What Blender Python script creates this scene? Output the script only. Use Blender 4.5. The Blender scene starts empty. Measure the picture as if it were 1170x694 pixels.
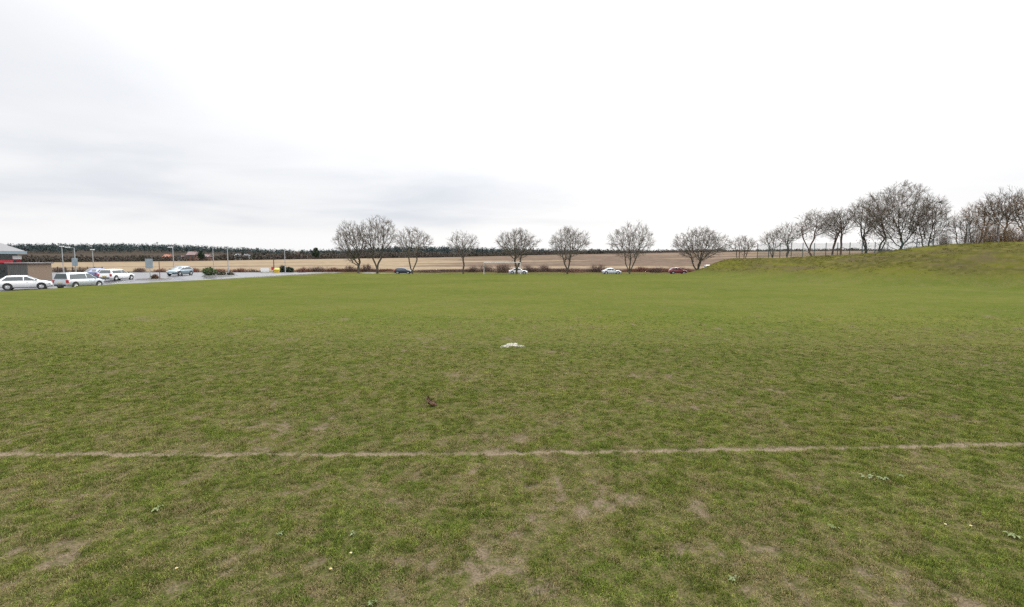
import numpy as np, math, random
# ---------------------------------------------------------------- camera numbers (18 mm on 36 mm, eye 3.4 m up)
EYE=3.4; PITCH=math.radians(5.08); F=585.0
def at(px,py,Y):
    a=(px-585)/F; b=(347-py)/F; t=Y/(math.cos(PITCH)+b*math.sin(PITCH))
    return (a*t, Y, EYE+t*(-math.sin(PITCH)+b*math.cos(PITCH)))
def sx(px,Y): return (px-585)/F*Y
# ---------------------------------------------------------------- noise
def _h(ix,iy,s):
    n=(ix.astype(np.int64)*374761393+iy.astype(np.int64)*668265263+s*1274126177)&0xffffffff
    n=((n^(n>>13))*1274126177)&0xffffffff
    return ((n^(n>>16))&0xffff)/65535.0
def vnoise(x,y,s=0):
    x=np.asarray(x,float); y=np.asarray(y,float)
    ix=np.floor(x); iy=np.floor(y); fx=x-ix; fy=y-iy
    fx=fx*fx*fx*(fx*(fx*6-15)+10); fy=fy*fy*fy*(fy*(fy*6-15)+10)
    a=_h(ix,iy,s)*(1-fx)+_h(ix+1,iy,s)*fx
    b=_h(ix,iy+1,s)*(1-fx)+_h(ix+1,iy+1,s)*fx
    return a*(1-fy)+b*fy
def fbm(x,y,s=0,o=4):
    v=0; a=.5; t=0
    for k in range(o):
        c,sn=math.cos(.6*k),math.sin(.6*k)
        v=v+a*vnoise((x*c-y*sn)*2**k+17.3*k,(x*sn+y*c)*2**k-9.1*k,s+k); t+=a; a*=.5
    return v/t
def ss(a,b,x):
    t=np.clip((np.asarray(x,float)-a)/(b-a),0,1); return t*t*(3-2*t)
I=np.interp
# ---------------------------------------------------------------- terrain
EDGE_Y=[30,46.9,51.7,57.5,65.5,80.4,92,110]      # left edge of the pitch against the car park
EDGE_X=[-47,-46.9,-46.6,-45.4,-39.7,-33.7,-31,-31]
LIP_Z =[.3,.35,.36,.45,.6,.65,.6,.1]
LOT_Y=[30,53,68,81,90,100,112]; LOT_Z=[-.1,0,.42,.66,.70,.6,.0]
def lot_z(Y): return I(Y,LOT_Y,LOT_Z)
PXT=[-400,60,220,340,500,640,780,900,1300]
FTOP=[301,300,298.5,296.5,294.5,291.2,288.6,287,286.5]   # image row of the far edge of the stubble field
RG=[22,22,22,15,17,9,4,2,2]                                # ground height of the far ridge
def bank(x,Y):
    xf=I(Y,[0,20,52,62,76,100,108,116],[75,68,52,44.5,38,34.6,34.2,38])
    w=I(Y,[0,20,52,65,75,85,92,100,112],[22,20,19,20,21,20,16,11,10.5])
    zp=I(Y,[0,40,64,70,74,76,78,80.5,87,96,105,112],[6.0,5.7,5.3,5.28,4.95,4.6,4.3,4.12,3.8,3.4,3.15,3.1])
    m=ss(0,1,(x-xf)/w)
    far=1-ss(0,1,(Y-I(x,[40,55,62,80],[105,108,122,150]))/I(x,[40,60,90],[7,10,20]))
    return m*far, zp*m*far
def H(x,Y):
    x=np.asarray(x,float); Y=np.asarray(Y,float); x,Y=np.broadcast_arrays(x,Y)
    z=np.zeros_like(x)
    ex=I(Y,EDGE_Y,EDGE_X); lip=I(Y,EDGE_Y,LIP_Z)
    d=x-ex
    z=z+lip*(1-ss(0,14,d))
    z=np.where(d<0, lip+(lot_z(Y)-lip)*ss(0,1.2,-d), z)
    dip=-.35*ss(110,114,Y)*(1-ss(122,128,Y))*ss(-34,-28,x)
    z=np.where(Y>108,np.where(d<0,z*(1-ss(112,130,Y)),z),z)+dip
    _,b=bank(x,Y); z=z+b
    b=bank(x,Y)[0]; z=z+b*.16*(fbm(x*.35,Y*.35,5,3)-.5)*2
    # countryside
    px=585+F*x/np.maximum(Y,1)
    zf=EYE-(I(px,PXT,FTOP)-295)*420/F
    zg=I(px,PXT,RG)
    f=ss(0,1,(Y-128)/292)*.35+.65*np.clip((Y-128)/292,0,1)
    far=zf*f
    far=np.where(Y>420, zf+(zg-zf)*ss(560,1100,Y), far)
    far=np.where(Y>1150, zg+(-2-zg)*ss(1150,2200,Y), far)
    keep=1-ss(128,210,Y)
    return np.where(Y>128, z*keep+far, z)
# ================================================================ scene basics and helpers
import bpy, bmesh
from mathutils import Vector, Matrix
R=math.radians
S=bpy.context.scene; COL=S.collection
rng=np.random.default_rng(7); random.seed(7)
def tag(o,label=None,cat=None,group=None,kind=None):
    if label: o['label']=label
    if cat: o['category']=cat
    if group: o['group']=group
    if kind: o['kind']=kind
    return o
def empty(name,loc,rz=0,label=None,cat=None,group=None):
    o=bpy.data.objects.new(name,None); COL.objects.link(o)
    o.location=loc; o.rotation_euler=(0,0,rz); o.empty_display_size=.2
    return tag(o,label,cat,group)
def link(name,me,mat=None,parent=None,loc=None,rz=0):
    o=bpy.data.objects.new(name,me); COL.objects.link(o)
    if mat is not None and not me.materials: me.materials.append(mat)
    if parent: o.parent=parent
    if loc is not None: o.location=loc
    if rz: o.rotation_euler=(0,0,rz)
    return o
def mesh(name,v,f,smooth=False):
    me=bpy.data.meshes.new(name); me.from_pydata([tuple(map(float,p)) for p in v],[],[tuple(map(int,q)) for q in f]); me.update()
    if smooth: me.polygons.foreach_set('use_smooth',[True]*len(me.polygons))
    return me
def fast_mesh(name,v,loops,sizes,smooth=False):
    """numpy arrays straight into a mesh"""
    v=np.asarray(v,np.float32); loops=np.asarray(loops,np.int32); sizes=np.asarray(sizes,np.int32)
    me=bpy.data.meshes.new(name)
    me.vertices.add(len(v)); me.vertices.foreach_set('co',v.ravel())
    me.loops.add(len(loops)); me.loops.foreach_set('vertex_index',loops)
    st=np.concatenate(([0],np.cumsum(sizes)[:-1])).astype(np.int32)
    me.polygons.add(len(sizes)); me.polygons.foreach_set('loop_start',st)
    if smooth: me.polygons.foreach_set('use_smooth',np.ones(len(sizes),bool))
    me.update(calc_edges=True); me.validate()
    return me
class MB:
    """collects simple solids into one mesh"""
    def __init__(s): s.v=[]; s.f=[]
    def add(s,v,f):
        n=len(s.v); s.v+= [tuple(p) for p in v]; s.f+=[tuple(i+n for i in q) for q in f]; return s
    def box(s,c,d,rz=0,tilt=0):
        x,y,z=d[0]/2,d[1]/2,d[2]/2
        m=Matrix.Translation(c)@Matrix.Rotation(rz,4,'Z')@Matrix.Rotation(tilt,4,'Y')
        s.add([m@Vector(p) for p in ((-x,-y,-z),(x,-y,-z),(x,y,-z),(-x,y,-z),(-x,-y,z),(x,-y,z),(x,y,z),(-x,y,z))],
              [(0,3,2,1),(4,5,6,7),(0,1,5,4),(1,2,6,5),(2,3,7,6),(3,0,4,7)]); return s
    def tube(s,a,b,r0,r1=None,n=8,caps=True):
        r1=r0 if r1 is None else r1; a=Vector(a); b=Vector(b); d=(b-a).normalized()
        u=d.orthogonal().normalized(); w=d.cross(u); v=[]
        for p,r in ((a,r0),(b,r1)):
            for k in range(n):
                t=2*math.pi*k/n; v.append(p+(u*math.cos(t)+w*math.sin(t))*r)
        f=[(k,(k+1)%n,n+(k+1)%n,n+k) for k in range(n)]
        if caps: f+=[tuple(range(n-1,-1,-1)),tuple(range(n,2*n))]
        return s.add(v,f)
    def build(s,name,mat,parent=None,bevel=0,smooth=False,sharp=None,loc=None,rz=0):
        me=mesh(name,s.v,s.f,smooth)
        if bevel:
            bm=bmesh.new(); bm.from_mesh(me)
            bmesh.ops.bevel(bm,geom=list(bm.edges),offset=bevel,segments=2,affect='EDGES',profile=.5)
            bm.to_mesh(me); bm.free()
        if sharp:
            me.polygons.foreach_set('use_smooth',[True]*len(me.polygons)); me.set_sharp_from_angle(angle=R(sharp))
        return link(name,me,mat,parent,loc,rz)
# ================================================================ materials
class NT:
    def __init__(s,name):
        s.m=bpy.data.materials.new(name); s.m.use_nodes=True; s.t=s.m.node_tree; s.n=s.t.nodes; s.n.clear()
        s.out=s.n.new('ShaderNodeOutputMaterial')
    def new(s,k,**p):
        n=s.n.new('ShaderNode'+k)
        for a,b in p.items(): setattr(n,a,b)
        return n
    def put(s,sock,val):
        if hasattr(val,'is_output') or isinstance(val,bpy.types.NodeSocket): s.t.links.new(val,sock)
        else:
            if isinstance(val,tuple) and len(val)==3 and sock.type=='RGBA': val=(*val,1)
            sock.default_value=val
    def pos(s): return s.new('NewGeometry').outputs['Position']
    def objc(s): return s.new('TexCoord').outputs['Object']
    def map(s,v,scale=(1,1,1),rot=(0,0,0)):
        n=s.new('Mapping'); s.put(n.inputs['Vector'],v); n.inputs['Scale'].default_value=scale; n.inputs['Rotation'].default_value=rot
        return n.outputs[0]
    def noise(s,v,scale,detail=4,rough=.55,dist=0):
        n=s.new('TexNoise'); s.put(n.inputs['Vector'],v); n.inputs['Scale'].default_value=scale
        n.inputs['Detail'].default_value=detail; n.inputs['Roughness'].default_value=rough; n.inputs['Distortion'].default_value=dist
        return n.outputs['Fac']
    def ramp(s,f,a,b,c0=0.,c1=1.):
        n=s.new('MapRange',clamp=True,interpolation_type='SMOOTHSTEP'); s.put(n.inputs['Value'],f)
        n.inputs['From Min'].default_value=a; n.inputs['From Max'].default_value=b
        n.inputs['To Min'].default_value=c0; n.inputs['To Max'].default_value=c1
        return n.outputs[0]
    def math(s,op,a,b=0.,c=0.):
        n=s.new('Math',operation=op); s.put(n.inputs[0],a); s.put(n.inputs[1],b); s.put(n.inputs[2],c); return n.outputs[0]
    def mix(s,f,a,b,mode='MIX'):
        n=s.new('Mix',data_type='RGBA',blend_type=mode); s.put(n.inputs[0],f); s.put(n.inputs[6],a); s.put(n.inputs[7],b); return n.outputs[2]
    def attr(s,name,t='GEOMETRY'): return s.new('Attribute',attribute_name=name,attribute_type=t).outputs['Fac']
    def bump(s,h,strength=.5,dist=.02):
        n=s.new('Bump'); n.inputs['Strength'].default_value=strength; n.inputs['Distance'].default_value=dist; s.put(n.inputs['Height'],h); return n.outputs[0]
    def finish(s,col,rough=.7,metal=0.,normal=None,spec=.5,coat=0.):
        p=s.new('BsdfPrincipled'); s.put(p.inputs['Base Color'],col); s.put(p.inputs['Roughness'],rough); s.put(p.inputs['Metallic'],metal)
        p.inputs['Specular IOR Level'].default_value=spec; p.inputs['Coat Weight'].default_value=coat; p.inputs['Coat Roughness'].default_value=.08
        if normal is not None: s.put(p.inputs['Normal'],normal)
        s.t.links.new(p.outputs[0],s.out.inputs[0]); return s.m
def plain(name,c,rough=.6,metal=0.,var=.25,scale=3.,spec=.5,coat=0.,bump=0.):
    """procedural: base colour with a little patchy wear"""
    t=NT(name); n=t.noise(t.objc(),scale,5,.6); n2=t.noise(t.objc(),scale*9,3,.6)
    f=t.math('ADD',t.math('MULTIPLY',n,.7),t.math('MULTIPLY',n2,.3))
    col=t.mix(t.ramp(f,.3,.7),tuple(x*(1-var) for x in c),tuple(min(1,x*(1+var*.6)) for x in c))
    return t.finish(col,t.ramp(n,.3,.7,max(.02,rough-.08),min(1,rough+.1)),metal,t.bump(n2,.4,bump) if bump else None,spec,coat)
M={}
for k,(c,r,me,va) in dict(
  steel_grey=((.36,.38,.39),.45,.6,.15), pale_steel=((.36,.375,.38),.45,.2,.1), dull_steel=((.2,.21,.22),.5,.4,.2), dark_steel=((.06,.065,.07),.5,.3,.2), green_steel=((.035,.07,.066),.5,.1,.2),
  white_gloss=((.78,.78,.77),.4,0,.06), sign_back=((.27,.33,.36),.5,.3,.12), lamp_glass=((.75,.77,.78),.25,0,.05),
  roof_grey=((.15,.147,.153),.6,0,.15), fascia_blue=((.26,.34,.38),.5,0,.1), red_paint=((.42,.03,.045),.45,0,.15),
  cladding=((.095,.095,.09),.6,0,.2), yellow=((.6,.42,.03),.5,0,.15), rust_post=((.15,.06,.045),.7,0,.3),
  wood_pole=((.07,.05,.04),.85,0,.3), house_white=((.30,.29,.28),.8,0,.1), house_brick=((.15,.08,.06),.85,0,.2),
  roof_orange=((.26,.1,.06),.8,0,.2), roof_pink=((.17,.12,.115),.8,0,.2), soil=((.05,.04,.03),.95,0,.4), kerb=((.33,.32,.3),.85,0,.2),
  goal_white=((.58,.57,.54),.4,0,.08), tyre=((.018,.018,.018),.85,0,.2), rim=((.5,.51,.52),.3,.8,.1), trim=((.02,.02,.022),.5,0,.2),
  tail=((.4,.015,.02),.2,0,.1), headlamp=((.62,.66,.68),.1,0,.05), plate_yellow=((.5,.38,.08),.5,0,.1), plate_white=((.7,.7,.68),.5,0,.1),
  wall_render=((.3,.27,.24),.85,0,.15), bin_black=((.03,.033,.036),.5,0,.2)).items():
    M[k]=plain(k,c,r,me,va)
M['glass']=plain('car_glass',(.03,.045,.05),.06,0,.2,spec=.9)
M['window']=plain('window_glass',(.045,.06,.07),.08,0,.2,spec=.8)
for k,c,mt in (('car_white',(.76,.77,.78),0),('car_silver',(.45,.49,.53),.3),('car_blue',(.15,.18,.31),.3),('car_bluegrey',(.2,.27,.31),.5),
               ('car_navy',(.02,.035,.06),.3),('car_pearl',(.68,.73,.75),.15),('car_red',(.19,.028,.033),.1),('car_cream',(.7,.68,.62),0)):
    M[k]=plain(k,c,.3,mt,.05,spec=.5,coat=.6)
t=NT('tan_brick'); bk=t.new('TexBrick'); t.put(bk.inputs['Vector'],t.map(t.objc(),(1,1,1),(R(90),0,R(90)))); bk.inputs['Scale'].default_value=4.4
bk.inputs['Color1'].default_value=(.29,.155,.085,1); bk.inputs['Color2'].default_value=(.16,.095,.06,1); bk.inputs['Mortar'].default_value=(.2,.15,.11,1); bk.inputs['Mortar Size'].default_value=.008
M['tan_brick']=t.finish(t.mix(t.ramp(t.noise(t.objc(),.8),.3,.7,0.,.25),bk.outputs[0],(.2,.13,.09)),.9)
# asphalt, wet and pale under the sky
t=NT('wet_asphalt'); p=t.pos(); n=t.noise(p,.35,5,.6); n2=t.noise(p,40,2,.6)
M['asphalt']=t.finish(t.mix(t.ramp(n,.35,.65),(.05,.05,.054),(.09,.09,.097)),t.ramp(n,.35,.65,.22,.5),0,t.bump(n2,.25,.01),.6)
# bark
def bark(name,a,b):
    t=NT(name); n=t.noise(t.map(t.objc(),(6,6,1.2)),2.2,5,.65); return t.finish(t.mix(t.ramp(n,.3,.7),a,b),.9,0,t.bump(n,.5,.03),.2)
M['bark']=bark('bark',(.045,.04,.03),(.13,.115,.09)); M['bark_dark']=bark('dark_bark',(.045,.039,.03),(.11,.092,.07)); M['bark_red']=bark('reddish_bark',(.08,.045,.03),(.17,.1,.07))
def twig(name,a,b):
    t=NT(name); n=t.noise(t.objc(),.7,4,.6); return t.finish(t.mix(t.ramp(n,.3,.7),a,b),.9,0,None,.15)
M['twig']=twig('twig',(.10,.085,.07),(.20,.175,.15)); M['twig_dark']=twig('dark_twig',(.09,.075,.06),(.18,.15,.122)); M['twig_warm']=twig('warm_twig',(.12,.08,.05),(.22,.15,.09))
M['twig_hedge']=twig('hedge_twig',(.075,.05,.045),(.16,.105,.085)); M['twig_redhedge']=twig('red_hedge_twig',(.1,.045,.035),(.2,.09,.065))
def leafmat(name,a,b,c=None):
    t=NT(name); n=t.noise(t.objc(),.9,4,.6); n2=t.noise(t.objc(),11,2,.6)
    col=t.mix(t.ramp(t.math('ADD',t.math('MULTIPLY',n,.5),t.math('MULTIPLY',n2,.5)),.35,.65),a,b)
    return t.finish(col,.7,0,None,.25)
M['ivy']=leafmat('ivy_leaf',(.02,.035,.012),(.06,.085,.025)); M['evergreen']=leafmat('evergreen_leaf',(.012,.022,.014),(.03,.05,.025))
M['shrub_green']=leafmat('shrub_leaf',(.03,.06,.015),(.08,.13,.035)); M['dead_leaf']=leafmat('dead_leaf',(.1,.06,.03),(.24,.15,.075))
t=NT('far_wood'); p=t.pos(); n=t.noise(t.map(p,(.012,.012,.05)),1.,5,.65); n2=t.noise(p,.35,3,.6)
c=t.mix(t.ramp(n,.42,.56),(.068,.055,.047),(.05,.047,.036)); c=t.mix(t.ramp(n2,.45,.7),c,(.08,.065,.056))
M['far_wood']=t.finish(c,.95,0,None,.1)
t=NT('hazed_conifer_wood'); p=t.pos(); n=t.noise(t.map(p,(.006,.006,.04)),1.,5,.65); n2=t.noise(p,.2,3,.6)
M['hazed_conifer_wood']=t.finish(t.mix(t.ramp(n2,.35,.65),t.mix(t.ramp(n,.4,.6),(.034,.052,.054),(.042,.058,.056)),(.052,.066,.066)),.95,0,None,.1)  # conifer green lightened and blued: distance haze painted into the base colour
# ================================================================ the ground: one sheet to the horizon
LA=at(0,519,1e-6+8.9); 
def line_y(x): return 8.71+.0265*x+.0022*x*x
def wear(x,y):
    """how dry and how bare the turf is (0..1 each)"""
    goal=np.exp(-((x-.8)/4.6)**2)*(1-ss(10,17,y))
    big=fbm(x*.16,y*.16,11,3); mid=fbm(x*.75,y*.6,12,4); fine=fbm(x*3.1,y*2.6,13,3)
    dry=np.clip(.8*ss(.38,.68,.20*big+.25*mid+.55*fine)+.34*goal*ss(.3,.6,.4*mid+.6*fine),0,1)
    patch=.30*mid+.35*fbm(x*5.5+3,y*4.2-8,14,4)+.35*fine
    mud=ss(.61,.70,patch+.075*goal*ss(.3,.6,big)-.03*ss(11,22,y)-.25*ss(25,50,y))
    d=np.abs(y-line_y(x)); ln=1-ss(.025,.135,d+.11*(fbm(x*5,y*5,15,3)-.5)+.07*(fbm(x*.9,y,19,2)-.5))
    return dry,mud,ln*np.clip(.5+.5*ss(.25,.55,fbm(x*1.6,y*3,16,3)),0,1)
def axis(spec):
    a=[spec[0][0]]
    for (lo,hi,st) in spec: a+=list(np.linspace(lo,hi,max(1,int(round((hi-lo)/st))+1))[1:])
    return np.array(a)
ax=axis([(0,9,.1),(9,18,.2),(18,36,.5),(36,100,1.),(100,180,4),(180,600,20),(600,2000,100),(2000,7000,1000)])
X=np.concatenate((-ax[::-1][:-1],ax))
Yv=axis([(-40,0,4),(0,4,.5),(4,8.3,.1),(8.3,9.6,.045),(9.6,14,.1),(14,24,.2),(24,46,.5),(46,130,1.),(130,180,5),(180,600,12),(600,1300,50),(1300,3000,200),(3000,8000,1000)])
gx,gy=np.meshgrid(X,Yv); nx,ny=len(X),len(Yv)
z=H(gx,gy)
near=(1-ss(22,40,gy))*(1-ss(24,32,np.abs(gx)))
dry,mud,ln=wear(gx,gy)
z=z+near*((fbm(gx*2.2,gy*2.2,21,3)-.5)*.05+(fbm(gx*7,gy*7,22,2)-.5)*.018-.018*mud-.015*ln)
v=np.stack((gx,gy,z),-1).reshape(-1,3)
i=np.arange(nx*ny).reshape(ny,nx); q=np.stack((i[:-1,:-1],i[:-1,1:],i[1:,1:],i[1:,:-1]),-1).reshape(-1)
me=fast_mesh('ground',v,q,np.full((nx-1)*(ny-1),4),True)
def put_attr(me,name,val):
    a=me.attributes.new(name,'FLOAT','POINT'); a.data.foreach_set('value',np.ascontiguousarray(val,np.float32).ravel())
bm_,_=bank(gx,gy)
field=ss(127,131,gy)*1.0
wood=ss(412,430,gy)
lotm=((gx<np.interp(gy,EDGE_Y,EDGE_X)-.3)&(gy<112)).astype(float)
put_attr(me,'dry',dry); put_attr(me,'mud',mud); put_attr(me,'line',ln)
put_attr(me,'bank',np.clip(bm_*1.6,0,1)*(1-ss(.97,1,gy/150))); put_attr(me,'field',field); put_attr(me,'wood',wood)
put_attr(me,'near',1-ss(11,30,gy)); put_attr(me,'verge',np.clip(lotm+ss(110,112,gy)*(1-field),0,1))
GREEN=((.058,.080,.0150),(.104,.108,.0255)); STRAW=(.14,.110,.06); MUD=((.07,.055,.036),(.15,.118,.082))
def turf_colour(t,p,dry):
    big=t.noise(t.map(p,(.07,.11,.1)),1.,4,.6); mid=t.noise(p,.9,5,.65); sm=t.noise(p,7.,4,.65)
    f=t.math('ADD',t.math('MULTIPLY',big,.30),t.math('ADD',t.math('MULTIPLY',mid,.30),t.math('MULTIPLY',sm,.40)))
    c=t.mix(t.ramp(f,.36,.64),GREEN[0],GREEN[1])
    s=t.math('MULTIPLY',t.ramp(sm,.40,.64),dry)
    return t.mix(t.math('MULTIPLY',s,.65),c,STRAW),sm,mid
t=NT('ground'); p=t.pos()
A={k:t.attr(k) for k in ('dry','mud','line','bank','field','wood','verge')}
c,sm,mid=turf_colour(t,p,A['dry'])
vf=t.noise(p,38,3,.7)
c=t.mix(t.ramp(vf,.32,.7),t.mix(.4,c,(.03,.034,.01)),c)
mc=t.mix(t.ramp(vf,.3,.7),MUD[0],MUD[1])
mm=t.math('MULTIPLY',A['mud'],t.ramp(sm,.36,.56,.25,1.))
c=t.mix(mm,c,mc)
lc=t.mix(t.ramp(vf,.35,.65),(.09,.07,.045),(.185,.15,.108))
c=t.mix(t.math('MULTIPLY',A['line'],t.ramp(sm,.3,.55,.45,1.)),c,lc)
nr=t.attr('near'); c=t.mix(t.math('MULTIPLY',nr,.8),c,t.mix(t.ramp(vf,.3,.68),t.mix(t.ramp(sm,.4,.6),(.03,.028,.013),(.052,.043,.025)),t.mix(t.ramp(sm,.38,.62),(.074,.075,.024),(.112,.09,.047))))
c=t.mix(mm,c,mc); c=t.mix(t.math('MULTIPLY',A['line'],t.ramp(sm,.3,.55,.45,1.)),c,lc)
# rough bank
bn=t.noise(t.map(p,(.16,.10,.5)),1.,5,.65); bn2=t.noise(p,1.3,5,.7)
bc=t.mix(t.ramp(bn,.42,.60),(.078,.080,.013),(.054,.052,.016)); bc=t.mix(t.ramp(bn2,.42,.68),bc,(.095,.084,.028))
bc=t.mix(t.math('MULTIPLY',t.ramp(t.noise(t.map(p,(.09,.06,.4)),1.,6,.7),.52,.66),.75),bc,(.070,.055,.034))
c=t.mix(t.ramp(A['bank'],.1,.75),c,bc)
c=t.mix(A['verge'],c,t.mix(t.ramp(mid,.35,.65),(.06,.06,.02),(.09,.072,.035)))
# stubble and bare plough beyond the road
fn=t.noise(t.map(p,(.005,.035,.02)),1.,5,.6); fm=t.noise(p,.25,5,.65)
right=t.ramp(t.new('SeparateXYZ').outputs[0],-60,40) if False else None
sx_=t.new('SeparateXYZ'); t.put(sx_.inputs[0],p)
fc=t.mix(t.ramp(fm,.3,.7),(.16,.122,.08),(.235,.187,.13))
brown=t.mix(t.ramp(fm,.35,.65),(.088,.064,.05),(.13,.098,.075))
side=t.ramp(t.math('DIVIDE',sx_.outputs[0],sx_.outputs[1]),-.30,.0,0.,.17)
fc=t.mix(t.ramp(t.math('ADD',fn,side),.57,.66),fc,brown)
c=t.mix(A['field'],c,fc)
c=t.mix(A['wood'],c,(.05,.042,.034))
h=t.math('ADD',t.math('MULTIPLY',vf,.4),t.math('MULTIPLY',sm,.6))
ground_mat=t.finish(c,1.,0,t.bump(h,.6,.05),0.)
ground=tag(link('ground',me,ground_mat),kind='structure')
# ================================================================ short rough grass (one piece of stuff, instanced tufts)
def tuft(rs,n,rad,l0,l1,w):
    v=[];f=[]
    for k in range(n):
        r=rad*math.sqrt(rs.random()); a=rs.random()*6.283; bx,by=r*math.cos(a),r*math.sin(a)
        L=l0+(l1-l0)*rs.random(); az=rs.random()*6.283; lean=.25+.95*rs.random(); ww=w*(.7+.6*rs.random())
        dx,dy=math.cos(az),math.sin(az); px_,py_=-dy,dx
        h1=L*.55*math.cos(lean*.5); o1=L*.55*math.sin(lean*.5); h2=h1+L*.45*math.cos(lean*1.25); o2=o1+L*.45*math.sin(lean*1.25)
        b=len(v)
        v+=[(bx-px_*ww/2,by-py_*ww/2,-.006),(bx+px_*ww/2,by+py_*ww/2,-.006),
            (bx+dx*o1+px_*ww*.42,by+dy*o1+py_*ww*.42,h1),(bx+dx*o1-px_*ww*.42,by+dy*o1-py_*ww*.42,h1),(bx+dx*o2,by+dy*o2,h2)]
        f+=[(b,b+1,b+2,b+3),(b+3,b+2,b+4)]
    return v,f
def scatter(name,protos,pts,rot,scl,attrs,mat,label):
    v=[];f=[];pid=[]
    for k,(pv,pf) in enumerate(protos):
        b=len(v); v+=pv; f+=[tuple(i+b for i in q) for q in pf]; pid+=[k]*len(pv)
    n0=len(v); n=len(pts)
    me=bpy.data.meshes.new(name); me.from_pydata(v,[],f)
    me.vertices.add(n); co=np.concatenate((np.array(v,np.float32),pts.astype(np.float32))); me.vertices.foreach_set('co',co.ravel())
    def full(a,fill=0.): return np.concatenate((np.full((n0,)+a.shape[1:],fill),a))
    put_attr(me,'pid',np.concatenate((np.array(pid,float),np.full(n,-1.))))
    put_attr(me,'pick',full(rng.integers(0,len(protos),n).astype(float)))
    for k,a in attrs.items(): put_attr(me,k,full(a))
    for k,a in (('rot',rot),('scl',scl)):
        at_=me.attributes.new(k,'FLOAT_VECTOR','POINT'); at_.data.foreach_set('vector',full(a,0.).astype(np.float32).ravel())
    me.update()
    o=link(name,me,mat); tag(o,label,name.replace('_',' '),kind='stuff')
    g=bpy.data.node_groups.new(name+'_scatter','GeometryNodeTree'); N=g.nodes; L=g.links
    g.interface.new_socket('Geometry',in_out='INPUT',socket_type='NodeSocketGeometry'); g.interface.new_socket('Geometry',in_out='OUTPUT',socket_type='NodeSocketGeometry')
    gi=N.new('NodeGroupInput'); go=N.new('NodeGroupOutput')
    def na(nm,ty):
        a=N.new('GeometryNodeInputNamedAttribute'); a.data_type=ty; a.inputs['Name'].default_value=nm; return a.outputs['Attribute']
    def sel(lo):
        c=N.new('FunctionNodeCompare'); c.data_type='FLOAT'; c.operation='EQUAL'; L.new(na('pid','FLOAT'),c.inputs[0]); c.inputs[1].default_value=lo; c.inputs['Epsilon'].default_value=.1
        s=N.new('GeometryNodeSeparateGeometry'); s.domain='POINT'; L.new(gi.outputs[0],s.inputs[0]); L.new(c.outputs[0],s.inputs[1]); return s.outputs[0]
    jn=N.new('GeometryNodeJoinGeometry')
    for k in range(len(protos)):
        gti=N.new('GeometryNodeGeometryToInstance'); L.new(sel(k),gti.inputs[0]); L.new(gti.outputs[0],jn.inputs[0])
    ip=N.new('GeometryNodeInstanceOnPoints'); L.new(sel(-1.),ip.inputs['Points']); L.new(jn.outputs[0],ip.inputs['Instance'])
    ip.inputs['Pick Instance'].default_value=True
    fi=N.new('FunctionNodeFloatToInt'); L.new(na('pick','FLOAT'),fi.inputs[0]); L.new(fi.outputs[0],ip.inputs['Instance Index'])
    er=N.new('FunctionNodeEulerToRotation'); L.new(na('rot','FLOAT_VECTOR'),er.inputs[0]); L.new(er.outputs[0],ip.inputs['Rotation'])
    L.new(na('scl','FLOAT_VECTOR'),ip.inputs['Scale']); L.new(ip.outputs[0],go.inputs[0])
    md=o.modifiers.new('scatter','NODES'); md.node_group=g
    return o
def blade_mat(name,bank=False):
    t=NT(name); p=t.pos(); dry=t.attr('dry','INSTANCER')
    c,sm,mid=turf_colour(t,p,dry)
    rnd=t.new('ObjectInfo').outputs['Random']
    c=t.mix(t.ramp(rnd,.0,.45,.55,0.),c,(.046,.064,.016)); r2=t.math('FRACT',t.math('MULTIPLY',rnd,41.7)); k=t.math('ADD',.95,t.math('MULTIPLY',t.math('POWER',r2,1.6),1.95)); kk=t.new('CombineXYZ'); [t.put(kk.inputs[q],k) for q in range(3)]; c=t.mix(1.,c,kk.outputs[0],'MULTIPLY') 
    tuftdry=t.math('GREATER_THAN',t.math('ADD',t.math('MULTIPLY',dry,.42),t.math('MULTIPLY',t.math('FRACT',t.math('MULTIPLY',rnd,17.3)),.62)),.66)
    c=t.mix(t.math('MULTIPLY',tuftdry,.8),c,(.25,.20,.105))
    if bank: c=t.mix(.92,c,t.mix(t.ramp(t.noise(p,.22,4,.6),.4,.6),(.12,.12,.02),(.085,.077,.028)))
    d=t.new('BsdfDiffuse'); t.put(d.inputs[0],c); tr=t.new('BsdfTranslucent'); t.put(tr.inputs[0],c)
    m=t.new('MixShader'); m.inputs[0].default_value=.25; t.t.links.new(d.outputs[0],m.inputs[1]); t.t.links.new(tr.outputs[0],m.inputs[2])
    t.t.links.new(m.outputs[0],t.out.inputs[0]); return t.m
def sample(n,y0,y1,power):
    y=y0+(y1-y0)*rng.random(n)**power; x=(rng.random(n)*2-1)*(y*1.12+1.5); return x,y
def ground_z(x,y):
    d,mu,l=wear(x,y); nr=(1-ss(22,40,y))*(1-ss(24,32,np.abs(x)))
    return H(x,y)+nr*((fbm(x*2.2,y*2.2,21,3)-.5)*.05+(fbm(x*7,y*7,22,2)-.5)*.018-.018*mu-.015*l),d,mu,l
pts=[]
for (y0,y1,n) in ((4.0,7,26000),(7,10,34000),(10,14,48000),(14,20,62000),(20,30,66000),(30,40,36000)):
    yy=np.sqrt(y0*y0+(y1*y1-y0*y0)*rng.random(n)); xx=(rng.random(n)*2-1)*(yy*1.1+1.2); pts.append(np.stack((xx,yy),-1))
pts=np.concatenate(pts); zz,d,mu,l=ground_z(pts[:,0],pts[:,1])
SPOT=np.array(at(584,393.6,20.3)[:2])
inspot=(((pts[:,0]-SPOT[0])/.62)**2+((pts[:,1]-SPOT[1])/.75)**2)<1
dens=fbm(pts[:,0]*4.6,pts[:,1]*4.2,31,4)
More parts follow.
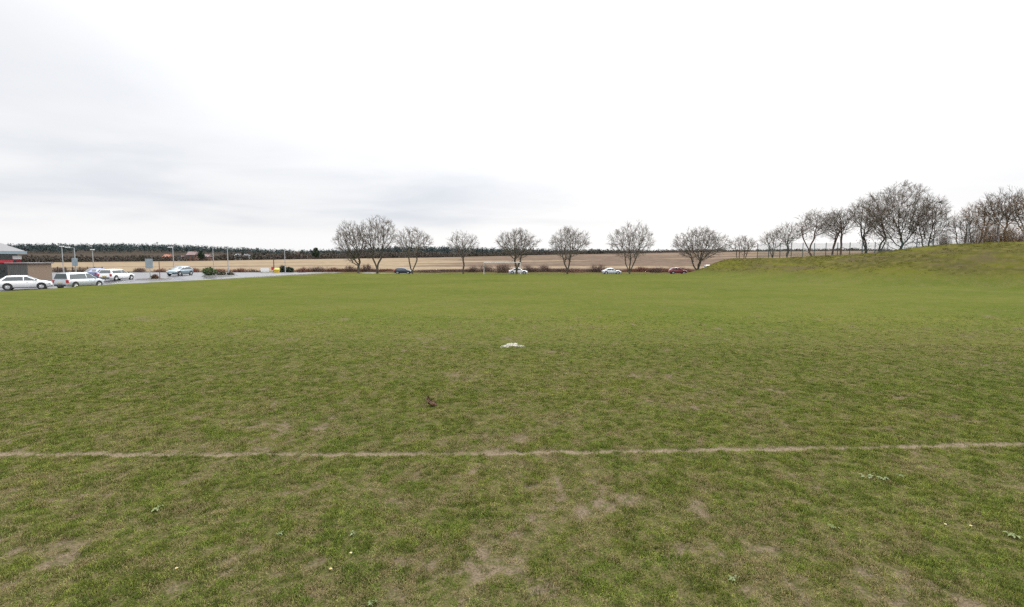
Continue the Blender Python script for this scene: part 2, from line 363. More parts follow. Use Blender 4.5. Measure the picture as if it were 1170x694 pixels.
keep=(rng.random(len(pts))<1-ss(13,40,pts[:,1]))&(rng.random(len(pts))>np.maximum(mu*.85,np.clip(l*1.25,0,1)))&(rng.random(len(pts))<.55*ss(.32,.55,dens)+.45)&~(inspot&(rng.random(len(pts))<.7))
pts,zz,d,dens=pts[keep],zz[keep],d[keep],dens[keep]; n=len(pts)
far_s=I(pts[:,1],[4,14,30,44],[.85,.95,1.05,1.1]); hs=I(pts[:,1],[4,12,22,40],[1.15,.95,.6,.42])*(.42+1.15*ss(.38,.66,dens)*rng.random(n)+.25*rng.random(n))
scl=np.stack((far_s*(.8+.5*rng.random(n)),)*2+(far_s*hs,),-1)
rot=np.stack((rng.normal(0,.12,n),rng.normal(0,.12,n),rng.random(n)*6.283),-1)
rs=random.Random(3)
protos=[tuft(rs,nb,.062,.018,lmax,.0058) for nb,lmax in ((20,.058),(24,.046),(15,.072),(22,.038))]
scatter('grass',protos,np.concatenate((pts,zz[:,None]),1),rot,scl,{'dry':np.clip(d+.25*(rng.random(n)-.5),0,1)},blade_mat('grass_blade'),'short patchy green and straw coloured winter grass on the pitch')
# coarser grass on the bank
n=26000; xx=34+rng.random(n)*60; yy=42+rng.random(n)*70; b,_=bank(xx,yy); k=(b>.25)&(rng.random(n)<b)&(np.abs(xx)<yy*1.2)&(fbm(xx*.3,yy*.3,41,3)>.42)
xx,yy=xx[k],yy[k]; n=len(xx); zz=H(xx,yy)
protos=[tuft(rs,nb,.2,.06,.22,.014) for nb in (26,20,30)]
s=.7+.7*rng.random(n)
scatter('rough_grass',protos,np.stack((xx,yy,zz-.02),-1),np.stack((rng.normal(0,.1,n),rng.normal(0,.1,n),rng.random(n)*6.283),-1),np.stack((s,s,s*.8),-1),{'dry':rng.random(n)},blade_mat('bank_blade',True),'coarse yellowish grass tufts on the raised bank')
# ================================================================ car park, road, kerbs
def sheet(name,poly_rows,mat,up,kind='structure'):
    """rows of (y, x0, x1) laid on the terrain"""
    v=[];f=[];m=14
    for (y,x0,x1) in poly_rows:
        for k in range(m+1):
            x=x0+(x1-x0)*k/m; v.append((x,y,0))
    v=np.array(v); v[:,2]=up(v[:,0],v[:,1])
    for r in range(len(poly_rows)-1):
        for k in range(m):
            a=r*(m+1)+k; f.append((a,a+1,a+m+2,a+m+1))
    return tag(link(name,mesh(name,v,f,True),mat),kind=kind)
rows=[]
for y in np.arange(40,98.1,1.): rows.append((y,-120,float(I(y,EDGE_Y,EDGE_X))-1.3))
sheet('car_park',rows,M['asphalt'],lambda x,y: lot_z(y)+.03)
rows=[(y,-34.,58.) for y in np.arange(114.6,121.5,1.)]
sheet('road',rows,M['asphalt'],lambda x,y: H(x,y)+.03+.0*y)
mb=MB()
for y in np.arange(46,93,1.):
    a=Vector((float(I(y,EDGE_Y,EDGE_X))-1.22,y,0)); b=Vector((float(I(y+1,EDGE_Y,EDGE_X))-1.22,y+1,0)); c_=(a+b)/2
    mb.box((c_.x,c_.y,float(lot_z(c_.y))+.06),((b-a).length*.995,.13,.2),math.atan2(b.y-a.y,b.x-a.x))
tag(mb.build('kerb',M['kerb']),kind='structure')
# ================================================================ bare winter trees (space colonisation inside a crown envelope)
def grow_tree(seed,h,crown,stems=1,fork=.3,step=.42,natt=700,flat=.0,lean=(0,0),twigs=4,low=None,tipr=.0125,trunk_r=None,wob=.1,upw=.25,spread=.5,tl=(.35,.8)):
    """h: total height; crown: (radius_x, z_low, z_high, offset_x). returns edges (pa, pb, ra, rb)"""
    g=np.random.default_rng(seed)
    rx,z0,z1,ox=crown; zc=(z0+z1)/2; rz=(z1-z0)/2
    n=natt*3; u=g.normal(size=(n,3)); u/=np.linalg.norm(u,axis=1)[:,None]; r=g.random(n)**(1/2.6)
    a=u*r[:,None]
    a[:,2]=np.where(a[:,2]<0,a[:,2]*(1-flat),a[:,2])
    lump=.82+.36*vnoise(u[:,0]*2.2+seed,u[:,1]*2.2+u[:,2]*1.7,seed)
    a*=lump[:,None]; a[:,:2]*=(1-.45*np.clip(-a[:,2:3],0,1))
    att=np.stack((a[:,0]*rx+ox,a[:,1]*rx*.95,zc+a[:,2]*rz),-1)[:natt]
    if low is not None:                       # a few lower limbs hanging out of the crown
        for (dx,zz,rr) in low:
            k=g.normal(size=(40,3))*.5*rr; att=np.concatenate((att,k+np.array((dx,0,zz))))
    P=[np.zeros(3)]; par=[-1]
    hf=h*fork; tips=[]
    nst=max(2,int(hf/step))
    def chain(start,dirv,length):
        d=np.array(dirv,float); k=start; m=max(1,int(length/step))
        for _ in range(m):
            d=d+g.normal(0,wob,3)*np.array((1,1,.3)); d/=np.linalg.norm(d); P.append(P[k]+d*step); par.append(k); k=len(P)-1
        return k
    if stems==1: chain(0,(lean[0],lean[1],1),hf)
    else:
        b=chain(0,(lean[0],lean[1],1),max(step*2,hf*.35))
        for s in range(stems):
            an=2*math.pi*(s+.15)/stems; chain(b,(math.cos(an)*spread+lean[0],math.sin(an)*spread*.8+lean[1],1),hf*.9)
    P=[p for p in P]
    inf=max(3.5,rx*1.1); kill=step*1.75
    N=np.array(P); D=np.linalg.norm(att[:,None]-N[None],axis=2); near=D.argmin(1); dist=D.min(1); alive=np.ones(len(att),bool)
    fails=0
    for it in range(130):
        act=np.where(alive&(dist<inf*(3 if it<15 else 1)))[0]
        if len(act)==0: break
        dirs=att[act]-N[near[act]]; dirs/=np.maximum(1e-6,np.linalg.norm(dirs,axis=1))[:,None]
        uq,inv=np.unique(near[act],return_inverse=True); sm=np.zeros((len(uq),3)); np.add.at(sm,inv,dirs)
        sm/=np.maximum(1e-6,np.linalg.norm(sm,axis=1))[:,None]
        sm+=np.array((0,0,upw))+g.normal(0,.16,sm.shape); sm/=np.linalg.norm(sm,axis=1)[:,None]
        new=N[uq]+sm*step
        k0=len(N); N=np.concatenate((N,new)); par+=list(uq)
        D=np.linalg.norm(att[:,None]-new[None],axis=2); m=D.min(1); am=D.argmin(1)
        b=m<dist; near[b]=am[b]+k0; dist[b]=m[b]
        k=(alive&(dist<kill)); alive&=~k
        if k.sum()==0:
            fails+=1
            if fails>6: break
        else: fails=0
        if len(N)>9000: break
    par=np.array(par); nn=len(N); kids=np.zeros(nn,int)
    for k in range(1,nn): kids[par[k]]+=1
    # fine twigs
    Tp=[];Tn=[];base=nn
    Nl=list(N); pl=list(par)
    ends=[k for k in range(nn) if kids[k]==0 and N[k][2]>z0*.5]+[k for k in range(nn) if kids[k]==1 and g.random()<.38 and N[k][2]>z0]
    for k in ends:
        d0=N[k]-N[par[k]]; d0/=max(1e-6,np.linalg.norm(d0))
        outd=N[k]-np.array((ox,0,zc-rz*.4)); outd/=max(1e-6,np.linalg.norm(outd))
        for _ in range(twigs):
            d=d0*.7+outd*.45+g.normal(0,.5,3)+np.array((0,0,.22)); d/=np.linalg.norm(d); L=tl[0]+(tl[1]-tl[0])*g.random()
            Nl.append(N[k]+d*L); pl.append(k); q=len(Nl)-1
            for _ in range(2):
                e=d+g.normal(0,.35,3); e/=np.linalg.norm(e); Nl.append(Nl[q]+e*L*.8); pl.append(q)
    N=np.array(Nl); par=np.array(pl); n=len(N)
    rad=np.zeros(n); acc=np.zeros(n); pw=1.95
    for k in range(n-1,0,-1):
        rad[k]=tipr if acc[k]==0 else acc[k]**(1/pw)
        acc[par[k]]+=rad[k]**pw
    rad[0]=acc[0]**(1/pw)*1.15
    if trunk_r:
        sc=trunk_r/rad[0]; rad=np.where(rad>tipr*1.5,tipr*1.5+(rad-tipr*1.5)*(trunk_r-tipr*1.5)/(rad[0]-tipr*1.5),rad)
    return N,par,rad
def tube_mesh(name,A,B,ra,rb,nsides):
    d=B-A; L=np.linalg.norm(d,axis=1); d/=np.maximum(1e-6,L)[:,None]
    A=A-d*np.minimum(ra,.5*L)[:,None]*.5
    ref=np.where(np.abs(d[:,2:3])<.9,np.array([[0,0,1.]]),np.array([[1.,0,0]])); u=np.cross(d,ref); u/=np.linalg.norm(u,axis=1)[:,None]; w_=np.cross(d,u)
    m=len(A); ang=2*np.pi*np.arange(nsides)/nsides
    ring=u[:,None]*np.cos(ang)[None,:,None]+w_[:,None]*np.sin(ang)[None,:,None]
    va=A[:,None]+ring*ra[:,None,None]; vb=B[:,None]+ring*rb[:,None,None]
    v=np.concatenate((va,vb),1).reshape(-1,3)
    k=np.arange(nsides); k1=(k+1)%nsides; f=np.stack((k,k1,nsides+k1,nsides+k),-1)
    f=(f[None]+(np.arange(m)*2*nsides)[:,None,None]).reshape(-1)
    return fast_mesh(name,v,f,np.full(m*nsides,4),True)
def build_tree(name,N,par,rad,label,group,bark_m,twig_m,loc,rz=0,ivy=None,cut=.042,cat='tree'):
    k=np.arange(1,len(N)); pa=par[k]
    ra=np.minimum(rad[pa],rad[k]*1.35); ra=np.where(rad[pa]>.12,np.minimum(rad[pa],rad[k]*1.25),ra); rb=rad[k]
    big=rb>cut
    e=empty(name,loc,rz,label,cat,group)
    if big.any(): link('trunk',tube_mesh('trunk',N[pa[big]],N[k[big]],ra[big],rb[big],8),bark_m,e)
    link('crown',tube_mesh('crown',N[pa[~big]],N[k[~big]],ra[~big],rb[~big],3),twig_m,e)
    if ivy:
        z0,z1,cnt,rr=ivy; g=np.random.default_rng(len(N))
        idx=np.where((rad>.05)&(N[:,2]>z0)&(N[:,2]<z1))[0]
        c=N[g.choice(idx,cnt)]+g.normal(0,rr*1.3,(cnt,3))
        link('ivy',leaf_mesh('ivy',c,.11,g),M['ivy'],e)
    return e
def leaf_mesh(name,c,size,g,stretch=1.):
    n=len(c); u=g.normal(size=(n,3)); u/=np.linalg.norm(u,axis=1)[:,None]; w_=g.normal(size=(n,3)); w_-=u*(w_*u).sum(1)[:,None]; w_/=np.linalg.norm(w_,axis=1)[:,None]
    s=size*(.6+.8*g.random((n,1)))
    v=np.stack((c-u*s*stretch,c+w_*s*.6,c+u*s*stretch,c-w_*s*.6),1).reshape(-1,3)
    return fast_mesh(name,v,np.arange(4*n),np.full(n,4))
# ---- the row along the road beyond the goal
ROWG='bare trees in a row along the road beyond the pitch'
# px, Y, top row, half width px, crown low row, kwargs, label
ROW=[
 (409.7,113,253,20,291,dict(stems=1,fork=.24,lean=(-.03,0)),(1.4,5.5,260,.16),-6,'leftmost tree of the row, ivy-dark trunk, crown leaning left'),
 (431.3,114,247,22,287,dict(stems=2,fork=.26,spread=.30),None,1,'tallest tree of the row, forking into two dark main stems'),
 (471.5,113,259,21,287,dict(stems=2,fork=.28,spread=.42),None,1,'thin-crowned tree with V fork beside the dark blue car'),
 (529.0,113,264,17,289,dict(stems=1,fork=.26),None,0,'small sparse tree left of the goal with low drooping branch'),
 (590.5,112.5,260,25,290,dict(stems=3,fork=.22,spread=.3,lean=(.02,0)),(1.2,3.2,160,.14),1,'wide rounded tree behind the goal, in front of white car'),
 (648.7,113,259,22,291,dict(stems=2,fork=.24,spread=.2),None,0,'neat dome-shaped tree, first to the right of the goal'),
 (719.4,113,254,27,292,dict(stems=3,fork=.22,spread=.5),None,1,'tall open-crowned tree on curved forked stems beside silver car'),
 (796.8,115,260,31,292,dict(stems=3,fork=.17,spread=.5),None,1,'broad spreading tree standing at the foot of the grass bank'),
]
for j,(px,Y,top,hw,lowr,kw,ivy,offx,lab) in enumerate(ROW):
    x=sx(px,Y); zg=float(H(x,Y)); zt=at(px,top,Y)[2]-zg; zl=at(px,lowr+7,Y)[2]-zg; rw=hw*Y/F
    N,par,rad=grow_tree(100+j,zt,(rw*1.0,max(zl,1.7),zt*.95,offx*Y/F),natt=[1500,1700,1100,800,1800,1700,1500,2000][j],step=.36,flat=-.02,upw=.18,trunk_r=[.30,.3,.22,.2,.3,.25,.26,.34][j],twigs=[5,5,4,4,5,5,4,5][j],tl=(.3,.75),tipr=.0105,**kw)
    build_tree('bare_tree',N,par,rad,lab,ROWG,M['bark'],M['twig'],(x,Y,zg-.05),0,ivy)
# ---- trees and scrub behind the bank on the right
BG='bare trees behind the fence on the bank'
CL=[ # px, Y, top row, half width px, crown low row, kwargs, material, label, ivy
 (846,118,271,15,292,dict(stems=4,fork=.2,spread=.7,natt=912),'twig_dark','low bushy multi-stemmed tree at the end of the bank, next to broad tree',None),
 (881,116,264,13,287,dict(stems=3,fork=.25,spread=.5,natt=792),'twig','short pale tree behind the left end of the green fence',None),
 (899,118,255,15,280,dict(stems=2,fork=.45,spread=.3,natt=912,wob=.16),'twig','slim greenish-stemmed tree second behind the fence',(3,6,200,.3)),
 (928,118,239,20,274,dict(stems=2,fork=.58,spread=.3,natt=900,lean=(-.03,0),wob=.12),'twig','crooked tall tree whose two stems cross near the ground',None),
 (949,119,238,15,274,dict(stems=2,fork=.6,spread=.16,natt=800,wob=.12),'twig','twin-stemmed tree with twisted upright stems, between crooked and leaning trees',None),
 (958,117,237,14,272,dict(stems=1,fork=.62,lean=(.34,0),natt=760,wob=.1),'twig','slanting tree whose single stem leans to the right',None),
 (986,116,229,15,270,dict(stems=2,fork=.4,spread=.2,natt=900),'twig_dark','dark upright tree on the left flank of the great oak',(2,7,350,.4)),
 (1000,117,233,13,268,dict(stems=2,fork=.42,spread=.2,natt=760),'twig_dark','narrow dark tree tucked against the great oak',(2,6,250,.4)),
 (1022,108,210,42,277,dict(stems=1,fork=.24,natt=2300,low=[(6,6,1.6),(8,4.6,1.6),(-5,5,1.4),(9.,5.2,1.5),(4,3.6,1.5)],upw=.08),'twig_dark','largest tree, a great broad oak with dark inner crown',(2.5,9,700,.8)),
 (1057,106,232,20,280,dict(stems=3,fork=.25,spread=.5,natt=980),'twig_dark','rounded dark tree filling the right flank of the great oak',(1.5,5,300,.6)),
 (1097,96,243,15,279,dict(stems=3,fork=.2,spread=.6,natt=760),'twig_dark','low dark tree behind the tall steel frame',None),
 (1118,92,229,19,268,dict(stems=3,fork=.25,spread=.5,natt=980,wob=.2),'twig_warm','brown-twigged tree to the right of the steel frame',None),
 (1144,90,217,25,262,dict(stems=2,fork=.35,spread=.3,natt=1680,wob=.2),'twig','tall pale tree near the right edge above brown scrub',None),
 (1172,88,220,24,262,dict(stems=2,fork=.3,spread=.5,natt=1488,wob=.2),'twig_warm','rightmost tree, cut off by the edge of the view',None),
]
for j,(px,Y,top,hw,lowr,kw,tm,lab,ivy) in enumerate(CL):
    x=sx(px,Y); zg=float(H(x,Y)); zt=at(px,top,Y)[2]-zg; zl=at(px,lowr,Y)[2]-zg; rw=hw*Y/F
    N,par,rad=grow_tree(300+j,zt,(rw,max(zl,.9),zt*.96,0),flat=.1,trunk_r=.09+.0125*zt,twigs=5,tl=(.35,.9),tipr=.0105,step=.38,**kw)
    build_tree('bare_tree',N,par,rad,lab,BG,M['bark_red'] if j in(3,4,5) else M['bark_dark'],M[tm],(x,Y,zg-.1),0,ivy)
# ================================================================ bushes and hedge clumps
def twig_bush(name,rx,ry,h,n,seed,mat,label,group,loc,leaves=None,cat='bush'):
    """many thin upright-spreading twigs with side shoots from a common root strip"""
    g=np.random.default_rng(seed)
    b=np.stack((np.clip(g.normal(0,.52,n),-1.25,1.25)*rx,g.normal(0,.36,n)*ry,np.zeros(n)),-1)
    t=g.random(n)**.6; th=g.random(n)*6.283
    tip=b+np.stack((np.cos(th)*rx*.45*g.random(n),np.sin(th)*ry*.45*g.random(n),h*(.3+.8*t)*(.55+.6*vnoise(b[:,0]*.9+seed*3.1,np.zeros(n),seed))*np.sqrt(np.clip(1-(b[:,0]/(rx*1.4))**2,.15,1))),-1)
    mid=(b+tip)/2+g.normal(0,.08,(n,3))*h
    m=n*2; s=g.integers(0,n,m); f=g.random((m,1)); st=mid[s]*(1-f)+tip[s]*f; en=st+g.normal(0,.22,(m,3))*h*.8+np.array((0,0,.08*h))
    A=np.concatenate((b,mid,st)); B=np.concatenate((mid,tip,en)); ra=np.concatenate((np.full(n,.018),np.full(n,.013),np.full(m,.009))); rb=ra*.65
    B[:,2]=np.maximum(B[:,2],.03)
    e=empty(name,loc,0,label,cat,group)
    link('twigs',tube_mesh('twigs',A,B,ra,rb,3),mat,e)
    if leaves:
        lm,cnt,size=leaves; u=g.normal(size=(cnt,3)); u/=np.linalg.norm(u,axis=1)[:,None]; rr=(.55+.45*g.random(cnt)**.5)*(.8+.4*vnoise(u[:,0]*2.5,u[:,2]*2.5+u[:,1],seed))
        c=u*rr[:,None]*np.array((rx,ry,h*.5))+np.array((0,0,h*.52)); c=c[c[:,2]>.05]
        link('leaves',leaf_mesh('leaves',c,size,g),lm,e)
    return e
def bush_at(px,Y,top,halfpx,mat,label,group=None,n=None,leaves=None,seed=0,name='bush',base=None,cat='bush'):
    x=sx(px,Y); zg=float(H(x,Y)) if base is None else base; h=at(px,top,Y)[2]-zg; rx=halfpx*Y/F
    return twig_bush(name,rx,min(rx,1.6),max(h,.5),n or int(60+110*rx),500+seed,mat,label,group,(x,Y,zg),leaves,cat)
HG='hedge bushes between the road and the field'
HB=[(348,305.5,9,'twig_redhedge','reddish bare bush at the left end of the hedge'),(364,304,11,'twig_hedge','dark rounded bare bush left of the leftmost row tree'),
 (384,305.5,9,'twig_redhedge','reddish thin bush directly below leaning crown of leftmost row tree'),(402,304,8,'twig_hedge','brown hedge bush touching the ivy-dark trunk'),
 (419,303,8,'twig_hedge','bush with upright twigs between the leftmost and tallest trees'),(441,306.5,11,'twig_redhedge','low thin scrub right of the tallest tree'),
 (492,309,20,'twig_hedge','low dark strip of hedge right of the dark blue car'),(541,303.5,8,'twig_hedge','dark bush just left of the goal post'),
 (556,302.5,9,'twig_hedge','taller dark bush behind the left goal post'),(575,302.8,11,'twig_hedge','brown bush seen through the goal mouth'),
 (607,302.5,11,'twig_hedge','large brown bush right of the goal'),(623,303.2,9,'twig_hedge','rounded end bush right of the large brown bush'),
 (655,309,14,'twig_redhedge','low reddish scrub under the dome-shaped tree'),(684,302.5,10,'twig_hedge','black-brown bush standing alone left of silver car'),
 (733,305.5,10,'twig_redhedge','reddish hedge clump right of the tree beside silver car'),(750,305,9,'twig_hedge','brown hedge clump midway between silver and red cars'),
 (775,304.5,12,'twig_redhedge','red-brown hedge clump behind the red car'),(826,300,8,'twig_redhedge','brushwood clump on the bank end beyond the broad tree')]
for j,(px,top,hw,m,lab) in enumerate(HB): bush_at(px,126+(j%3),top,hw,M[m],lab,HG,seed=j,n=int(70+hw*22))
for j,(p0,p1,top,m,lab) in enumerate([(340,452,307.4,'twig_redhedge','low straggly reddish hedge row below the leftmost three trees'),(476,552,308.,'twig_hedge','low straggly dark hedge row left of the goal'),
  (600,692,307.2,'twig_hedge','low straggly brown hedge row between the goal and silver car'),(706,800,306.8,'twig_redhedge','low straggly red-brown hedge row between silver car and broad tree')]):
    bush_at((p0+p1)/2,128,top,(p1-p0)/2,M[m],lab,'low hedge rows along the field edge',seed=90+j,n=2200,cat='hedge',name='hedge')
HL='bare hedge clumps behind the car park'
for j,(px,top,hw,m,lab) in enumerate([(70,306,9,'twig_hedge','brown hedge clump above the silver people carrier'),(94,305.5,9,'twig_warm','pale brown hedge clump beneath the lower grey sign board'),
 (160,306,7,'twig_hedge','dark thin hedge clump right of white estate car'),(183,307,8,'twig_redhedge','reddish hedge clump left of the grey-blue car'),
 (222,306.5,8,'twig_redhedge','orange-red hedge clump behind trimmed green bush'),(250,307,10,'twig_redhedge','red-brown hedge clump between the two tall poles'),
 (274,306.5,10,'twig_redhedge','reddish hedge clump right of the tall white pole'),(292,307.5,8,'twig_hedge','brown hedge clump behind the white board')]):
    bush_at(px,103+(j%2)*2,top,hw,M[m],lab,HL,seed=40+j,n=int(90+hw*24))
bush_at(324,100,304.5,4.5,M['twig_dark'],'dark evergreen bush right of the yellow bin','evergreen bushes by the car park exit',leaves=(M['evergreen'],500,.16),seed=60)
bush_at(331,100,305.5,4.5,M['twig_dark'],'low dark evergreen bush beside the last lamp post','evergreen bushes by the car park exit',leaves=(M['evergreen'],420,.16),seed=61)
bush_at(345,98,308.8,5,M['twig_redhedge'],'small red-brown bush at the tip of the car park',None,seed=62)
IS='shrubs in the car park island'
bush_at(239.5,78,305.8,7.2,M['bark_dark'],'rounded green trimmed shrub, largest on the car park island',IS,n=40,leaves=(M['shrub_green'],900,.10),seed=63,base=.66,name='shrub',cat='shrub')
bush_at(253,79,310,4.8,M['twig_dark'],'dark low shrub in the middle of the car park island',IS,leaves=(M['ivy'],160,.09),seed=64,base=.66,name='shrub',cat='shrub')
bush_at(263.5,79.5,311.5,4.,M['twig_dark'],'smallest dark shrub, at the foot of the tall white pole',IS,leaves=(M['ivy'],110,.09),seed=65,base=.66,name='shrub',cat='shrub')
bush_at(177,69.5,314,4.,M['twig_redhedge'],'dark reddish shrub at the foot of tall grey sign board',IS,n=160,leaves=(M['ivy'],150,.08),seed=66,base=.45,name='shrub',cat='shrub')
SC='brown scrub along the top of the bank'
for j,(px,top,hw,Y,m,lab,lv) in enumerate([(1076,268,10,90,'twig_dark','dark scrub left behind the tall steel frame',None),(1108,262,11,88,'twig_dark','dark scrub right behind the tall steel frame',None),
  (1127,250,13,86,'twig_warm','brown leafy bush right of the steel frame',160),(1150,252,13,84,'twig_warm','large brown leafy bush below tall pale tree',170),(1170,262,12,82,'twig_warm','brown bush at the right edge of the view',150),
  (1040,279,9,98,'twig_dark','dark undergrowth below the great oak',None),(1005,283,9,104,'twig_dark','dark undergrowth left of the great oak trunk',None)]):
    bush_at(px,Y,top,hw,M[m],lab,SC,seed=70+j,n=int(90+hw*16),leaves=(M['dead_leaf'],lv,.12) if lv else None)
# ================================================================ far woods: one mass each
def far_wood(name,trees,tris,mat,label,cone):
    """trees: array (x,y,z,h,r)"""
    g=np.random.default_rng(17); n=len(trees); T=np.repeat(trees,tris,0); m=len(T)
    u=g.normal(size=(m,3)); u/=np.linalg.norm(u,axis=1)[:,None]; r=g.random(m)**.45
    p=u*r[:,None]
    hh=(p[:,2]+1)/2
    k=(1.2-.75*hh) if cone else 1.
    c=np.stack((T[:,0]+p[:,0]*T[:,4]*k,T[:,1]+p[:,1]*T[:,4]*k,T[:,2]+hh*T[:,3]),-1)
    s=T[:,4]*.2*(.5+g.random(m))
    a=g.normal(size=(m,3,3)); a/=np.linalg.norm(a,axis=2)[:,:,None]
    v=(c[:,None]+a*s[:,None,None]*np.array((1,1,.9))).reshape(-1,3)
    return tag(link(name,fast_mesh(name,v,np.arange(3*m),np.full(m,3)),mat),label,'woodland',kind='stuff')
g=np.random.default_rng(23)
L=[]
WH=([0,60,120,200,300,345,420,500,580,660,740,900,1200],[6,6.2,6.2,5.2,6.5,6.8,6,5.5,4.8,4.4,3.6,3.2,3.4])
for k in range(2600):
    Y=424+150*g.random()**1.3; px=-60+1330*g.random(); x=sx(px,Y); h=I(px,*WH)*(.5+.55*g.random()+.25*float(vnoise(px*.09,0,3))); L.append((x,Y,float(H(x,Y))-.8,h,h*.5+1.2))
far_wood('woodland',np.array(L),64,M['far_wood'],'brown leafless woodland strip along the far edge of the field',False)
L=[]
RT=([-100,30,170,225,340,400,450,500,560,640,900],[282.2,281.4,281.2,283.4,287.4,286.5,284,284,285.2,286.5,288])
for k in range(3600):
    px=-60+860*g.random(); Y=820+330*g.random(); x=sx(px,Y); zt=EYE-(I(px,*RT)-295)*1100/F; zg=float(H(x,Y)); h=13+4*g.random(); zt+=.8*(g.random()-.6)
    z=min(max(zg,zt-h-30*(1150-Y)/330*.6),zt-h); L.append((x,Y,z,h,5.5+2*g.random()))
far_wood('conifer_forest',np.array(L),48,M['hazed_conifer_wood'],'dark blue-green conifer forest covering the distant ridge',True)
def lone_conifer(px,Y,top,bot,label):
    x=sx(px,Y); z0=at(px,bot,Y)[2]-1; h=at(px,top,Y)[2]-z0; g=np.random.default_rng(int(px)); e=empty('conifer',(x,Y,z0),0,label,'conifer')
    m=MB(); m.tube((0,0,0),(0,0,h*.8),.35,.1,7); m.build('trunk',M['bark_dark'],e)
    u=g.normal(size=(420,3)); u/=np.linalg.norm(u,axis=1)[:,None]; u*=g.random((420,1))**.4; t_=(u[:,2]+1)/2; u[:,:2]*=(1.1-t_*.75)[:,None]*h*.42; u[:,2]=h*(.18+.82*t_)
    link('crown',leaf_mesh('crown',u,h*.075,g,1.2),M['evergreen'],e)
lone_conifer(231.5,410,287,297,'dark lone conifer beside the pink-roofed houses')
lone_conifer(362,408,283,295.5,'dark spreading pine rising above the brown wood')
